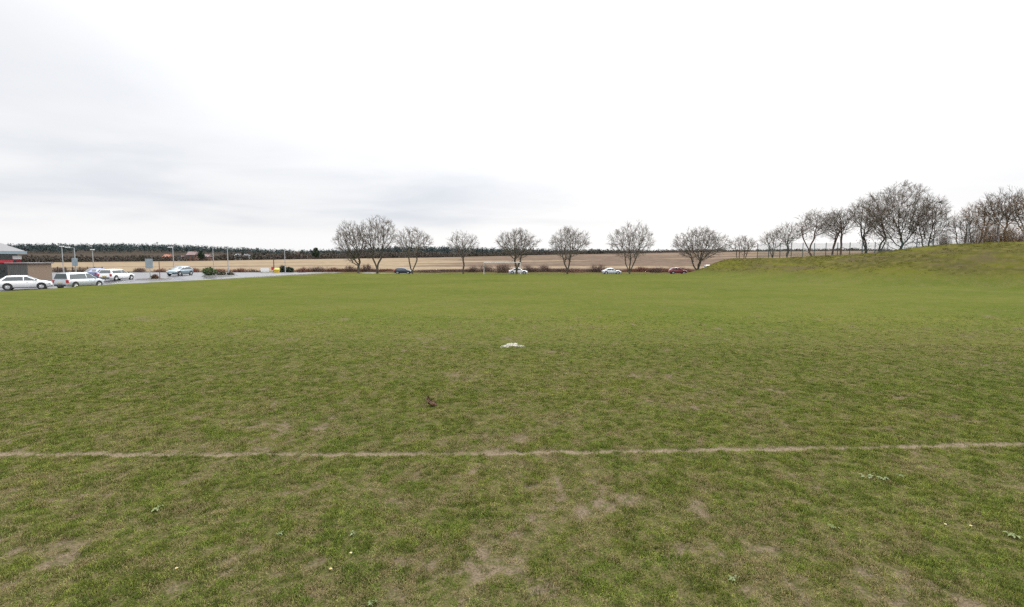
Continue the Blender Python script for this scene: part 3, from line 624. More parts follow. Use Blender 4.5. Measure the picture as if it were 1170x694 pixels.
# ================================================================ cars
def car(kind,paint,x,y,zbase,heading,label,group,L=4.25,W=1.76,Hh=1.46,plate='plate_yellow',roof_bars=False):
    """local frame: +x is forward. kind sets the side outline."""
    e=empty('parked_car',(x,y,zbase),heading,label,'car',group)
    hl=L/2; w=W/2
    K=dict(hatch=dict(belt=.94,hood=.96,nose=.72,rr=-.985,rt=-.66,ft=.06,fb=.53),mpv=dict(belt=.98,hood=1.0,nose=.78,rr=-1.0,rt=-.90,ft=.16,fb=.60),
           estate=dict(belt=.92,hood=.93,nose=.68,rr=-1.0,rt=-.86,ft=.06,fb=.42),saloon=dict(belt=.9,hood=.91,nose=.66,rr=-.80,rt=-.42,ft=.06,fb=.42),
           coupe=dict(belt=.86,hood=.86,nose=.62,rr=-.86,rt=-.28,ft=.08,fb=.46))[kind]
    belt,hood=K['belt'],K['hood']
    st=[(-hl,.36,belt*.78,.74),(-hl+.07,.27,belt*.96,.90),(-hl+.5,.22,belt,.985),(-hl*.3,.2,belt-.01,1.),(hl*.2,.2,belt-.02,1.),(hl*K['fb']+.15,.2,hood-.03,.985),
        (hl*.78,.22,(hood+K['nose'])/2+.03,.95),(hl-.1,.26,K['nose']+.02,.84),(hl,.36,K['nose']-.16,.66)]
    if kind in('saloon','coupe'): st[0]=(-hl,.36,belt*.86,.74); st[1]=(-hl+.07,.28,belt*.98,.9)
    b=MB(); rows=[]
    for (sx0,zl,zt,fw) in st:
        hw=w*fw; sec=[(hw*.88,zl),(hw*.985,zl+.1),(hw,zl+(zt-zl)*.55),(hw*.985,zt-.10),(hw*.90,zt-.015),(hw*.5,zt+.012),(0,zt+.02)]
        rows.append([(sx0,yy,zz) for yy,zz in sec]+[(sx0,-yy,zz) for yy,zz in sec[-2::-1]])
    m=len(rows[0]); v=[p for r in rows for p in r]; f=[]
    for r in range(len(rows)-1):
        for k in range(m-1): a=r*m+k; f.append((a,a+m,a+m+1,a+1))
        f.append((r*m+m-1,(r+1)*m+m-1,(r+1)*m,r*m))
    f+=[tuple(range(m)),tuple(range(len(v)-1,len(v)-1-m,-1))]
    b.add(v,f)
    # greenhouse
    rb,rt,ft,fb=[hl*K[q] for q in('rr','rt','ft','fb')]; rb=max(rb,-hl+.06)
    yb=w*.935; sl=.36
    prof=[(rb,belt),(rt,Hh-.05),((rt+ft)/2,Hh),(ft,Hh-.035),(fb,hood-.02)]
    g=MB(); rows=[]
    for (gx_,gz) in prof:
        top=max(gz,belt+.01); yt=yb-max(0,top-.05-belt)*sl; r=[(gx_,yb,belt-.05),(gx_,yt,max(belt-.03,top-.05)),(gx_,yt-.11,top),(gx_,0,top+.018)]
        rows.append(r+[(p[0],-p[1],p[2]) for p in r[-2::-1]])
    m=len(rows[0]); v=[p for r in rows for p in r]; f=[]
    for r in range(len(rows)-1):
        for k in range(m-1): a=r*m+k; f.append((a,a+m,a+m+1,a+1))
    f+=[tuple(range(m)),tuple(range(len(v)-1,len(v)-1-m,-1))]
    b.add(v,f)
    b.build('body',M[paint],e,sharp=50)
    def yside(z): return yb-max(0,z-belt)*sl+.012
    def side(name,poly,mat):
        for s in(1,-1):
            v=[(px_,s*yside(pz),pz) for px_,pz in poly]; v2=[(px_,s*(yside(pz)-.02),pz) for px_,pz in poly]; n=len(poly)
            MB().add(v+v2,[tuple(range(n)) if s<0 else tuple(range(n-1,-1,-1))]+[(k,(k+1)%n,n+(k+1)%n,n+k) for k in range(n)]).build(name,mat,e)
    def xr(z): return rb+(rt-rb)*(z-belt)/(Hh-.05-belt)
    def xf(z): return fb+(ft-fb)*(z-hood+.02)/(Hh-.035-hood+.02)
    z0,z1=belt+.05,Hh-.13; xm=(xr(z0)*.36+xf(z0)*.64) if kind!='coupe' else xf(z0)*.55+xr(z0)*.45
    side('front_side_window',[(xm+.04,z0),(xf(z0)-.12,z0),(xf(z1)-.10,z1),(xm+.04,z1)],M['glass'])
    xq=xr(z0)+.30 if kind in('mpv','estate') else xr(z0)+.26
    side('rear_side_window',[(xq,z0),(xm-.04,z0),(xm-.04,z1),(max(xr(z1)+.16,xq+.06 if kind!='hatch' else xr(z1)+.16),z1-.02)],M['glass'])
    def screen(name,xa,za,xb,zb_,inset,out):
        ya=yb-max(0,za-belt)*sl-inset; yb2=yb-max(0,zb_-belt)*sl-inset
        q=[(xa,-ya,za),(xa,ya,za),(xb,yb2,zb_),(xb,-yb2,zb_)]
        d=Vector((zb_-za,0,-(xb-xa))).normalized()*out
        p=[Vector(k)+d for k in q]; o=[Vector(k)-d*.5 for k in q]
        MB().add(p+o,[(0,1,2,3),(7,6,5,4),(0,4,5,1),(1,5,6,2),(2,6,7,3),(3,7,4,0)]).build(name,M['glass'],e)
    za=hood+.05; zb2=Hh-.09
    screen('windscreen',xf(za),za,xf(zb2),zb2,.07,.016)
    za=belt+.07; zb2=Hh-.12
    screen('rear_window',xr(za),za,xr(zb2),zb2,.09,-.016)
    # lights, plates, mirrors, bumpers
    for s in(1,-1):
        MB().box((-hl+.09,s*w*.83,belt*.80),(.17,.22,.30 if kind in('mpv','estate') else .2)).build('tail_light',M['tail'],e,bevel=.02)
        MB().box((hl-.17,s*w*.72,K['nose']-.06),(.26,.30,.13)).build('headlight',M['headlamp'],e,bevel=.03)
        MB().box((hl*K['fb']-.18,s*(w+.07),hood+.07),(.13,.18,.12)).build('door_mirror',M['trim'],e,bevel=.03)
        MB().box((xm+.3,s*(w*.988+.006),belt-.16),(.2,.03,.03)).build('door_handle',M[paint],e,bevel=.008)
        MB().box((-.05,s*(w*.95),.235),(L*.52,.06,.07)).build('sill',M['trim'],e,bevel=.01)
    MB().box((-hl-.002,0,.40),(.10,W*.70,.13)).build('rear_bumper',M['trim'],e,bevel=.03)
    MB().box((hl-.005,0,.36),(.10,W*.58,.15)).build('grille',M['trim'],e,bevel=.03)
    MB().box((-hl-.03,0,.60),(.05,.52,.11)).build('number_plate',M[plate],e); MB().box((hl+.045,0,.40),(.02,.52,.11)).build('number_plate',M['plate_white'],e)
    if roof_bars:
        for s in(1,-1): MB().box(((rt+ft)/2,s*(yb-(Hh-belt)*sl-.10),Hh+.035),((ft-rt)*.85,.04,.04)).build('roof_rail',M['trim'],e)
    for ax_ in(-hl*.62,hl*.62):
        for s in(1,-1):
            wl=MB().tube((0,-.1,0),(0,.1,0),.315,n=20).build('wheel',M['tyre'],e,sharp=40,loc=(ax_,s*(w-.105),.315))
            rm=MB().tube((0,s*.07,0),(0,s*.108,0),.215,.20,n=16)
            for k in range(5):
                a=k*1.2566; rm.tube((0,s*.112,0),(math.cos(a)*.2,s*.112,math.sin(a)*.2),.03,.025,6)
            rm.build('rim',M['rim'],wl)
            MB().tube((ax_,s*(w*.955),.36),(ax_,s*(w+.0015),.36),.395,n=22).build('wheel_arch',M['trim'],e)
    return e
CG='cars standing in the car park'
Z=lambda y: float(lot_z(y))+.03
car('hatch','car_white',-51.6,54.3,Z(54)+.02,R(37),'white hatchback at the left edge of the view, showing its side',CG,L=4.2,Hh=1.5)
car('mpv','car_silver',-47.6,56.4,Z(57),R(85),'silver people carrier seen from behind with red tail lights',CG,L=4.6,W=1.86,Hh=1.7)
car('hatch','car_blue',-57.6,71.6,Z(71.6),R(96),'blue hatchback half hidden behind the white estate car',CG,L=4.,Hh=1.46,plate='plate_white')
car('estate','car_white',-52.55,68.2,Z(68.2),R(92),'white estate car parked beyond the silver people carrier',CG,L=4.5,W=1.8,Hh=1.5)
car('hatch','car_bluegrey',-51.9,80.2,Z(80.2),R(-93),'grey-blue hatchback parked alone by the hedge, nose towards us',CG,L=4.1,Hh=1.46,plate='plate_white')
RGp='cars on the road beyond the pitch'
def road_car(px,Y,dz,*a,**k): car(a[0],a[1],sx(px,Y),Y,float(H(sx(px,Y),Y))+.03+dz,a[2],a[3],RGp,**k)
road_car(461,118.5,-.0,'hatch','car_navy',R(2),'dark blue car on the road, under the V-forked tree',L=3.9,Hh=1.44)
road_car(592,117.5,.06,'coupe','car_white',R(1),'bright white car seen through the goal, crossed by a tree trunk',L=4.4,Hh=1.42)
road_car(698.5,118.6,-.0,'saloon','car_pearl',R(0),'pale silver saloon on the road, left of the tall open-crowned tree',L=4.35,Hh=1.42)
road_car(774,119,.03,'hatch','car_red',R(-2),'red hatchback on the road near the foot of the bank',L=4.0,Hh=1.5)
car('estate','car_cream',sx(813,128),128,.2,R(4),'cream car almost wholly hidden behind the grass bank',RGp,L=4.2,Hh=1.5)
# ================================================================ goal
gx0,gx1=sx(553,107),sx(594.6,107)
e=empty('football_goal',((gx0+gx1)/2,107,0),0,'white football goal frame without a net at the far end','goal'); hw=(gx1-gx0)/2
for s in(-1,1):
    MB().tube((s*hw,0,-.1),(s*hw,0,2.44),.062,n=12).build('goal_post',M['goal_white'],e,sharp=40)
    MB().tube((s*hw,.02,2.4),(s*hw,1.1,2.4),.025,n=8).tube((s*hw,1.1,2.4),(s*hw,1.9,.05),.022,n=8).build('net_support',M['steel_grey'],e)
MB().tube((-hw-.06,0,2.45),(hw+.06,0,2.45),.06,n=12).build('crossbar',M['goal_white'],e,sharp=40)
# ================================================================ penalty spot, dead leaf, weeds
def gz(x,y): return float(ground_z(np.array([x]),np.array([y]))[0][0])
sxp,syp=at(584.5,393.8,20.3)[:2]; syp=20.2
c0=np.array([(569.3,396.2),(572,394.6),(575,394.3),(578,393.0),(579.5,392.2),(582,391.6),(586,391.1),(590,391.3),(592.5,392.2),(595,393.4),(600,394.4),(599,395.6),(594,396.1),(590,396.2),(588,395.3),(585.5,394.9),(583,395.6),(579.5,396.9),(576,396.6),(572,396.9)])
def on_ground(px,py):
    a=(px-585)/F; b=(347-py)/F; dz=-math.sin(PITCH)+b*math.cos(PITCH); dy=math.cos(PITCH)+b*math.sin(PITCH); t_=-(EYE-.03)/dz; return a*t_,dy*t_
out=np.array([on_ground(*p) for p in c0]); cx,cy=out.mean(0)
v=[];f=[]; nO=len(out); sub=4; ring=[]
for k in range(nO*sub):
    a=out[(k//sub)%nO]; b=out[(k//sub+1)%nO]; p=a+(b-a)*((k%sub)/sub); q=p-np.array((cx,cy)); j=1+.34*(random.random()-.5); ring.append(q*j)
m=len(ring)
for lvl,(s,h) in enumerate(((1.,.002),(.93,.008),(.6,.012),(.25,.012))):
    for p in ring: v.append((p[0]*s,p[1]*s,gz(p[0]*s+cx,p[1]*s+cy)+h+(.005*random.random() if lvl else -.01)))
for l in range(3):
    for k in range(m): f.append((l*m+k,l*m+(k+1)%m,(l+1)*m+(k+1)%m,(l+1)*m+k))
f.append(tuple(3*m+k for k in range(m)))
t=NT('worn_white_paint'); n=t.noise(t.objc(),9,5,.7); n2=t.noise(t.objc(),2.2,3,.6)
col=t.mix(t.ramp(n,.42,.62),(.12,.105,.07),(.38,.365,.345)); wm=t.finish(t.mix(t.ramp(n2,.56,.66,0.,.55),col,(.25,.18,.14)),.9,0,t.bump(n,.5,.02),.1)
tag(link('penalty_spot',mesh('penalty_spot',v,f,True),wm,None,(cx,cy,0)),'ragged white painted penalty spot worn into the grass','pitch marking')
# curled dead leaf
lx,ly=on_ground(492.5,462.8); lz=gz(lx,ly)
bm=bmesh.new(); NU,NVv=9,7; gr=[]
for iu in range(NU):
    row=[]; u=iu/(NU-1)
    wd=.115*math.sin(math.pi*min(1,.12+u*.86))**.7*(1+.18*math.sin(iu*2.6))
    for iv in range(NVv):
        s=(iv/(NVv-1)*2-1); ang=s*1.15
        X_=(u-.5)*.30; Yy=wd*math.sin(ang)*.9; Zz=.018+wd*(1-math.cos(ang))*1.15+.012*random.random()
        if u<.3: Zz+=(.3-u)/.3*.15; X_+=(.3-u)*.16
        row.append(bm.verts.new((X_,Yy,Zz)))
    gr.append(row)
for iu in range(NU-1):
    for iv in range(NVv-1): bm.faces.new((gr[iu][iv],gr[iu+1][iv],gr[iu+1][iv+1],gr[iu][iv+1]))
bmesh.ops.solidify(bm,geom=bm.faces[:],thickness=.004)
me=bpy.data.meshes.new('dead_leaf'); bm.to_mesh(me); bm.free(); me.polygons.foreach_set('use_smooth',[True]*len(me.polygons))
t=NT('dry_leaf'); n=t.noise(t.objc(),14,4,.6); lm=t.finish(t.mix(t.ramp(n,.35,.65),(.115,.06,.032),(.27,.18,.125)),.6,0,t.bump(n,.4,.01),.3)
e=empty('dead_leaf',(lx,ly,lz+.016),R(-18),'curled reddish brown dead leaf lying on the open grass','leaf')
link('blade',me,lm,e)
MB().tube((-.10,0,.15),(-.15,.02,.21),.006,.004,6).build('stalk',M['bark_dark'],e)
# weeds with pale leaves and small daisies
WG='pale leafed weeds in the turf'
wm_=leafmat('weed_leaf',(.09,.115,.04),(.14,.165,.07))
def weed(px,py,size,label,seed):
    x,y=on_ground(px,py); g=np.random.default_rng(seed); v=[];f=[]
    for k in range(int(9+6*g.random())):
        a=g.random()*6.283; L=size*(.5+.6*g.random()); b=len(v); dx,dy=math.cos(a),math.sin(a); wd=L*.22
        ox,oy=g.normal(0,size*.35,2)
        for (u,wf,h) in((.05,.3,.004),(.5,1.,.035),(1.,.25,.022)):
            v+=[(ox+dx*L*u-dy*wd*wf,oy+dy*L*u+dx*wd*wf,h),(ox+dx*L*u+dy*wd*wf,oy+dy*L*u-dx*wd*wf,h+.004)]
        f+=[(b,b+1,b+3,b+2),(b+2,b+3,b+5,b+4)]
    o=link('weed',mesh('weed',v,f,True),wm_,None,(x,y,gz(x,y)+.006)); tag(o,label,'weed',WG)
for k,(px,py,s,lab) in enumerate([(992,545,.10,'largest pale weed just below the touchline on the right'),(1010,547,.07,'small pale weed immediately right of the largest weed'),(1030,544,.06,'pale weed at the right end of the weed trio by the line'),
  (180,581,.08,'pale flat weed on the left, below the worn line'),(402,611,.06,'small bright weed left of the centre mud patch'),(838,661,.06,'pale weed in the lower right turf, alone'),(952,604,.05,'tiny pale weed between trio and lower right patch'),
  (425,688,.06,'weed at the bottom edge left of centre'),(1158,610,.07,'pale weed close to the right edge of the view'),(320,610,.05,'tiny weed in the dry left turf')]): weed(px,py,s,lab,900+k)
DG='daisies in the turf'
def daisy(px,py,label,seed):
    x,y=on_ground(px,py); e=empty('daisy',(x,y,gz(x,y)),seed,label,'flower',DG); b=MB()
    for k in range(11):
        a=k*.571; b.add([(0,0,.05),(math.cos(a-.2)*.01,math.sin(a-.2)*.01,.054),(math.cos(a)*.017,math.sin(a)*.017,.056),(math.cos(a+.2)*.01,math.sin(a+.2)*.01,.054)],[(0,1,2,3)])
    b.build('petals',M['white_gloss'],e); MB().tube((0,0,.05),(0,0,.06),.009,.005,8).build('flower_centre',M['yellow'],e); MB().tube((0,0,0),(0,0,.05),.002,n=5).build('stem',M['shrub_green'],e)
for k,(px,py,lab) in enumerate([(202,652,'white daisy nearest the lower left corner'),(401,635,'white daisy in the lower left centre turf'),(378,653,'white daisy below and left of its closest neighbour daisy'),(735,382,'single white daisy far out on the pitch, right of penalty spot'),(1080,601,'white daisy in the right turf'),(1109,602,'white daisy furthest to the right')]): daisy(px,py,lab,k)
# ================================================================ street furniture
LP='lamp posts around the car park'
def lamp(px,Y,top,label,arm=0,head=True,base=None):
    x=sx(px,Y); z0=float(H(x,Y)) if base is None else base; h=at(px,top,Y)[2]-z0
    e=empty('lamp_post',(x,Y,z0),0,label,'street lamp',LP)
    b=MB(); b.tube((0,0,-.1),(0,0,1.1),.10,n=10); b.tube((0,0,1.1),(0,0,h),.08,.06,n=10); b.build('pole',M['pale_steel'],e,sharp=40)
    if head:
        d=arm if arm else 0
        if d: MB().tube((0,0,h-.03),(d,0,h+.06),.03,n=8).build('arm',M['steel_grey'],e)
        sgn=1 if d>=0 else -1
        c=d+(sgn*.30 if d else 0)
        m=MB(); m.box((c,0,h+.08),(.72,.32,.12)); m.build('lamp_head',M['white_gloss'],e,bevel=.035)
        MB().box((c,0,h+.012),(.52,.24,.035)).build('lamp_lens',M['lamp_glass'],e,bevel=.01)
    else: MB().tube((0,0,h),(0,0,h+.06),.06,.03,n=10).build('cap',M['steel_grey'],e)
    return e
lamp(73.5,90,282.2,'lamp post with a pale head, leftmost, behind the brick store',arm=-.0)
lamp(87.5,84,283.3,'lamp post with a long left arm, rising behind the grey sign',arm=-.75)
lamp(108,104,286,'lamp post with a small pale head above the blue hatchback')
lamp(199.5,90,283.2,'lamp post with a wide pale head behind the grey-blue hatchback',arm=-.15)
lamp(245,98,283.6,'thin plain pole behind the trimmed green shrub',head=False)
lamp(261.5,84,282.8,'tall pale pole on the car park island',head=False)
lamp(326.5,97,284.8,'slim pole between the evergreen bushes at the car park exit',head=False)
def sign_board(px,Y,top,bot,wpx,foot,label,mat):
    x=sx(px,Y); z0=foot; w_=wpx*Y/F; zt=at(px,top,Y)[2]-z0; zb=at(px,bot,Y)[2]-z0
    e=empty('sign_board',(x,Y,z0),R(4),label,'sign','grey sign boards in the car park'); MB().box((0,0,(zt+zb)/2),(w_,.04,zt-zb)).build('board',M[mat],e,bevel=.012)
    for zz in(zt-.22,zb+.22): MB().box((0,.045,zz),(w_*.9,.04,.05)).build('rail',M['steel_grey'],e)
    MB().tube((0,.095,-.1),(0,.095,zt-.08),.045,n=10).build('post',M['steel_grey'],e,sharp=40)
sign_board(171.5,68.6,296,306.8,8.2,Z(68.6),'larger blank grey sign board on a post by the island shrub','sign_back')
sign_board(87,66,295.2,304.2,6.2,Z(66),'smaller blank grey sign board above the silver people carrier','sign_back')
x=sx(183,69); e=empty('post',(x,69,Z(69)),0,'thin red-brown post right of the larger grey sign','post'); MB().tube((0,0,-.1),(0,0,2.45),.045,n=8).build('shaft',M['rust_post'],e); MB().tube((0,0,2.45),(0,0,2.5),.055,.02,8).build('cap',M['rust_post'],e)
# planted islands
def island(x0,x1,y0,y1,label):
    zc_=Z((y0+y1)/2); e=empty('planting_island',((x0+x1)/2,(y0+y1)/2,zc_),0,label,'planting bed','planted islands of the car park'); a,b_=(x1-x0)/2,(y1-y0)/2
    v=[];n=28
    for k in range(n):
        t_=k*2*math.pi/n; c_,s_=math.cos(t_),math.sin(t_); q=lambda u:math.copysign(abs(u)**.6,u); v.append((a*q(c_),b_*q(s_),0))
    def ringed(s,z0,z1,m_,nm):
        vv=[(p[0]*s,p[1]*s,z0) for p in v]+[(p[0]*s,p[1]*s,z1) for p in v]+[(p[0]*s*.94,p[1]*s*.94,z1+.015) for p in v]
        f=[(k,(k+1)%n,n+(k+1)%n,n+k) for k in range(n)]+[(n+k,n+(k+1)%n,2*n+(k+1)%n,2*n+k) for k in range(n)]+[tuple(2*n+k for k in range(n))]
        link(nm,mesh(nm,vv,f),m_,e)
    ringed(1.,-.1,.1,M['kerb'],'kerb'); ringed(.95,.0,.125,M['soil'],'soil')
island(sx(155,68.8),sx(196,69.5),68.,70.6,'dark soil island around the larger grey sign and red-brown post')
island(sx(231,78),sx(274,80),77,80.8,'dark soil island carrying the green shrub and tall pale pole')
# white notice board, yellow bin, red sign, telegraph pole
x=sx(303,93); z0=float(H(x,93)); w_=10*93/F
e=empty('notice_board',(x,93,z0),R(-6),'white rectangular notice board on short legs by the exit','notice board'); zt=at(303,306.7,93)[2]-z0; MB().box((0,0,zt/2+.12),(w_,.05,zt-.22)).build('board',M['white_gloss'],e,bevel=.01)
for s in(-1,1): MB().box((s*w_*.46,.045,zt*.45),(.08,.06,zt*.95)).build('leg',M['steel_grey'],e)
x=sx(316.8,95); z0=float(H(x,95)); e=empty('grit_bin',(x,95,z0),R(8),'yellow grit bin right of the white notice board','grit bin')
b=MB(); b.add([(-.36,-.3,0),(.36,-.3,0),(.36,.3,0),(-.36,.3,0),(-.44,-.38,.62),(.44,-.38,.62),(.44,.38,.62),(-.44,.38,.62)],[(3,2,1,0),(0,1,5,4),(1,2,6,5),(2,3,7,6),(3,0,4,7),(4,5,6,7)]); b.build('body',M['yellow'],e,bevel=.02)
MB().add([(-.47,-.42,.62),(.47,-.42,.62),(.47,.42,.62),(-.47,.42,.62),(-.42,-.34,.72),(.42,-.34,.72),(.40,.30,.84),(-.40,.30,.84)],[(3,2,1,0),(0,1,5,4),(1,2,6,5),(2,3,7,6),(3,0,4,7),(4,5,6,7)]).build('lid',M['yellow'],e,bevel=.02)
x=sx(312.2,97); z0=float(H(x,97)); e=empty('red_sign',(x,97,z0),0,'small red sign on a post left of the yellow bin','sign'); MB().tube((0,0,-.1),(0,0,1.0),.035,n=8).build('post',M['steel_grey'],e); MB().box((0,-.055,.8),(.5,.03,.6)).build('plate',M['red_paint'],e,bevel=.008)
x=sx(313.6,118); z0=float(H(x,118)); e=empty('telegraph_pole',(x,118,z0),0,'thin dark wooden pole standing behind the red sign','pole'); MB().tube((0,0,-.2),(0,0,at(313,296,118)[2]-z0),.11,.085,10).build('shaft',M['wood_pole'],e); MB().box((0,0,at(313,296.8,118)[2]-z0),(1.0,.08,.09)).build('crossarm',M['wood_pole'],e)
# low rail fence behind the parked cars
e=empty('rail_fence',(sx(84,97),97,Z(97)),0,'low timber post and rail fence above the silver people carrier','fence')
for k in range(9): MB().box((-5.6+1.4*k,0,.5),(.12,.1,1.2)).build('post',M['wood_pole'],e)
for zz in(.42,.86): MB().box((0,-.075,zz),(11.4,.04,.11)).build('rail',M['wood_pole'],e)
# ================================================================ bin store and sports building on the left
bx,by=-62.0,65.6; z0=Z(67)-.1
e=empty('bin_store',(bx,by,z0),0,'low brick store with dark boarded front and grey flat roof','outbuilding')
MB().box((-1.25,1.75,1.2),(2.5,3.5,2.3)).build('wall',M['tan_brick'],e)
for k in range(11): pass
b=MB()
for k in range(11): b.box((-2.4+.115+.2275*k,-.03,1.15),(.21,.05,2.25))
b.build('boarded_front',M['cladding'],e)
MB().box((-1.25,1.75,2.42),(2.9,3.9,.14)).build('roof',M['roof_grey'],e,bevel=.02)
X1=sx(33,76); Y1=76; e=empty('sports_building',(X1,Y1,.3),R(44),'building with grey hipped roof, red band and pale columns','building')
Wd,Dp=26,14; ev=at(33,287.6,Y1)[2]-.3; apex=ev+2.35
MB().box((-Wd/2-.0,Dp/2+.6,(ev-.25)/2),(Wd-2.4,Dp-2.4,ev-.25)).build('wall',M['wall_render'],e)
ov=.0
rv=[(-Wd,-.9,ev),(0,-.9,ev),(0,Dp+.9,ev),(-Wd,Dp+.9,ev),(-Wd+7,Dp/2,apex+.9),(-7,Dp/2,apex+.9)]
MB().add(rv,[(0,1,5,4),(1,2,5),(2,3,4,5),(3,0,4),(3,2,1,0)]).build('roof',M['roof_grey'],e)
MB().box((-Wd/2,-.92,ev-.16),(Wd+.1,.08,.42)).box((.02,Dp/2,ev-.16),(.08,Dp+1.8,.42)).build('fascia',M['fascia_blue'],e)
MB().box((-Wd/2-1.,.3,ev-.24),(Wd-2.2,2.2,.08)).build('soffit',M['white_gloss'],e)
MB().box((-Wd/2-.6,-.35,ev-1.46),(Wd-1.8,1.5,.38)).box((-.93,3.2,ev-1.46),(.6,5.2,.38)).build('red_band',M['red_paint'],e)
for k in range(6): 
    f_=MB().box((-2.6-3.6*k,1.75,ev-.86),(3.2,.10,.95)).build('window_frame',M['fascia_blue'],e); MB().box((-2.6-3.6*k,1.72,ev-.86),(3.0,.10,.8)).build('pane',M['window'],f_)
for k in range(6):
    f_=MB().box((-2.6-3.6*k,1.75,1.35),(3.0,.10,2.1)).build('glazed_door',M['cladding'],e); MB().box((-2.6-3.6*k,1.71,1.35),(2.7,.10,1.85)).build('pane',M['window'],f_)
for k in range(5): MB().tube((-3.7-4.9*k,-.45,0),(-3.7-4.9*k,-.45,ev-.3),.13,n=12).build('column',M['fascia_blue'],e,sharp=40)
MB().box((-1.05,-.2,ev-.88),(.95,.10,.5)).build('white_panel',M['white_gloss'],e,bevel=.01)
# ================================================================ fences on the bank
e=empty('mesh_fence',(0,0,0),0,'tall dark green welded mesh fence along the top of the bank','fence')
fp=[(sx(864,101),101),(sx(955,99),99),(sx(1012,96),96),(sx(1062,91),91)]
seg=[];
for a,b_ in zip(fp[:-1],fp[1:]):
    n=max(1,round(math.hypot(b_[0]-a[0],b_[1]-a[1])/2.05))
    for k in range(n): seg.append((a[0]+(b_[0]-a[0])*k/n,a[1]+(b_[1]-a[1])*k/n))
seg.append(fp[-1]); e.location=(seg[0][0],seg[0][1],float(H(*seg[0]))); eo=Vector(e.location)
for k,(x,y) in enumerate(seg):
    z=float(H(x,y)); MB().box((x-eo.x,y-eo.y,z+1.5-eo.z),(.085,.085,3.15)).build('post',M['green_steel'],e)
    if k+1<len(seg):
        x2,y2=seg[k+1]; z2=float(H(x2,y2)); b=MB(); nw=24; A_=Vector((x,y,z))-eo; B_=Vector((x2,y2,z2))-eo
        for q in range(1,nw):
            p=A_.lerp(B_,q/nw); b.tube(p+Vector((0,0,.05)),p+Vector((0,0,2.95)),.011,n=3,caps=False)
        for q in range(13):
            hz=.05+2.9*q/12; b.tube(A_+Vector((0,0,hz)),B_+Vector((0,0,hz)),.009,n=3,caps=False)
        b.build('mesh_panel',M['green_steel'],e)
Yf=76.5; xa=sx(1070,Yf); e=empty('ball_stop_fence',(xa,Yf,float(H(xa,Yf))),0,'tall grey steel frame fence with slanting brace on the bank','fence')
zt=at(1070,249,Yf)[2]-e.location.z
px_=[1070,1102,1137]
for k,q in enumerate(px_):
    dx=sx(q,Yf)-xa; hz=float(H(xa+dx,Yf))-e.location.z; MB().tube((dx,0,hz-.2),(dx,0,zt),.045,n=8).build('post',M['dull_steel'],e,sharp=40)
dx1=sx(1137,Yf)-xa
for zz in(zt,zt-1.35): MB().tube((0,0,zz),(dx1,0,zz),.03,n=8).build('rail',M['dull_steel'],e)
MB().tube((sx(1083,Yf)-xa,-.6,0),(sx(1075,Yf)-xa,0,zt*.62),.06,n=8).build('brace',M['steel_grey'],e)
b=MB()
for k in range(int(dx1/.14)): b.tube((k*.14,0,.15 if k*.14<2 else .0),(k*.14,0,zt),.004,n=3,caps=False)
for k in range(28): b.tube((0,0,.2+k*.14),(dx1,0,.2+k*.14),.004,n=3,caps=False)
b.build('mesh_panel',M['dark_steel'],e)
# ================================================================ far houses and mast
def house(px,Y,top,wpx,roof,wall,label,hwall=4.6,dep=8):
    x=sx(px,Y); w_=wpx*Y/F; zt=at(px,top,Y)[2]; rh=min(3.4,w_*.45); z0=zt-rh-hwall
    e=empty('house',(x,Y,z0),R(6),label,'house','far houses at the edge of the wood')
    MB().box((0,0,hwall/2-1),(w_,dep,hwall+2)).build('wall',M[wall],e)
    o=.4; MB().add([(-w_/2-o,-dep/2-o,hwall-.1),(w_/2+o,-dep/2-o,hwall-.1),(w_/2+o,dep/2+o,hwall-.1),(-w_/2-o,dep/2+o,hwall-.1),(-w_/2-o,0,hwall+rh),(w_/2+o,0,hwall+rh)],[(0,1,5,4),(2,3,4,5),(1,2,5),(3,0,4),(3,2,1,0)]).build('roof',M[roof],e)
    MB().box((w_*.3,0,hwall+rh),(.9,.9,1.6)).build('chimney',M['house_brick'],e)
    for k in(-1,1):
        for zz in(1.3,3.6): MB().box((k*w_*.25,-dep/2-.03,zz),(1.3,.12,1.2)).build('window',M['window'],e)
house(193.8,438,290.8,6.2,'roof_orange','house_brick','far house with a bright orange roof behind the grey-blue hatchback',3.4)
house(209.5,436,292.2,3.6,'roof_pink','house_white','tiny pale house between the orange and pink roofs',3.)
house(222,436,287.6,8.5,'roof_pink','house_brick','long pink-grey roofed house left of the lone conifer',5)
house(238,434,290.8,6.5,'roof_pink','house_brick','low pink roofed house right of the lone conifer',3.6)
house(274,435,290.2,4.6,'roof_grey','house_white','white far house, left of the two white ones',3.6)
house(284.5,435,290.3,5.8,'roof_grey','house_white','wider white far house, right of the two white ones',3.6)
x=sx(182.3,1080); z0=at(182,282,1080)[2]; e=empty('radio_mast',(x,1080,z0-8),0,'slender radio mast on the skyline of the forest ridge','mast'); MB().tube((0,0,0),(0,0,8+5.5*1080/F),.55,.4,8).build('shaft',M['steel_grey'],e); MB().box((0,0,8+4.6*1080/F),(2.6,2.6,1.9)).build('antenna',M['steel_grey'],e,bevel=.2)
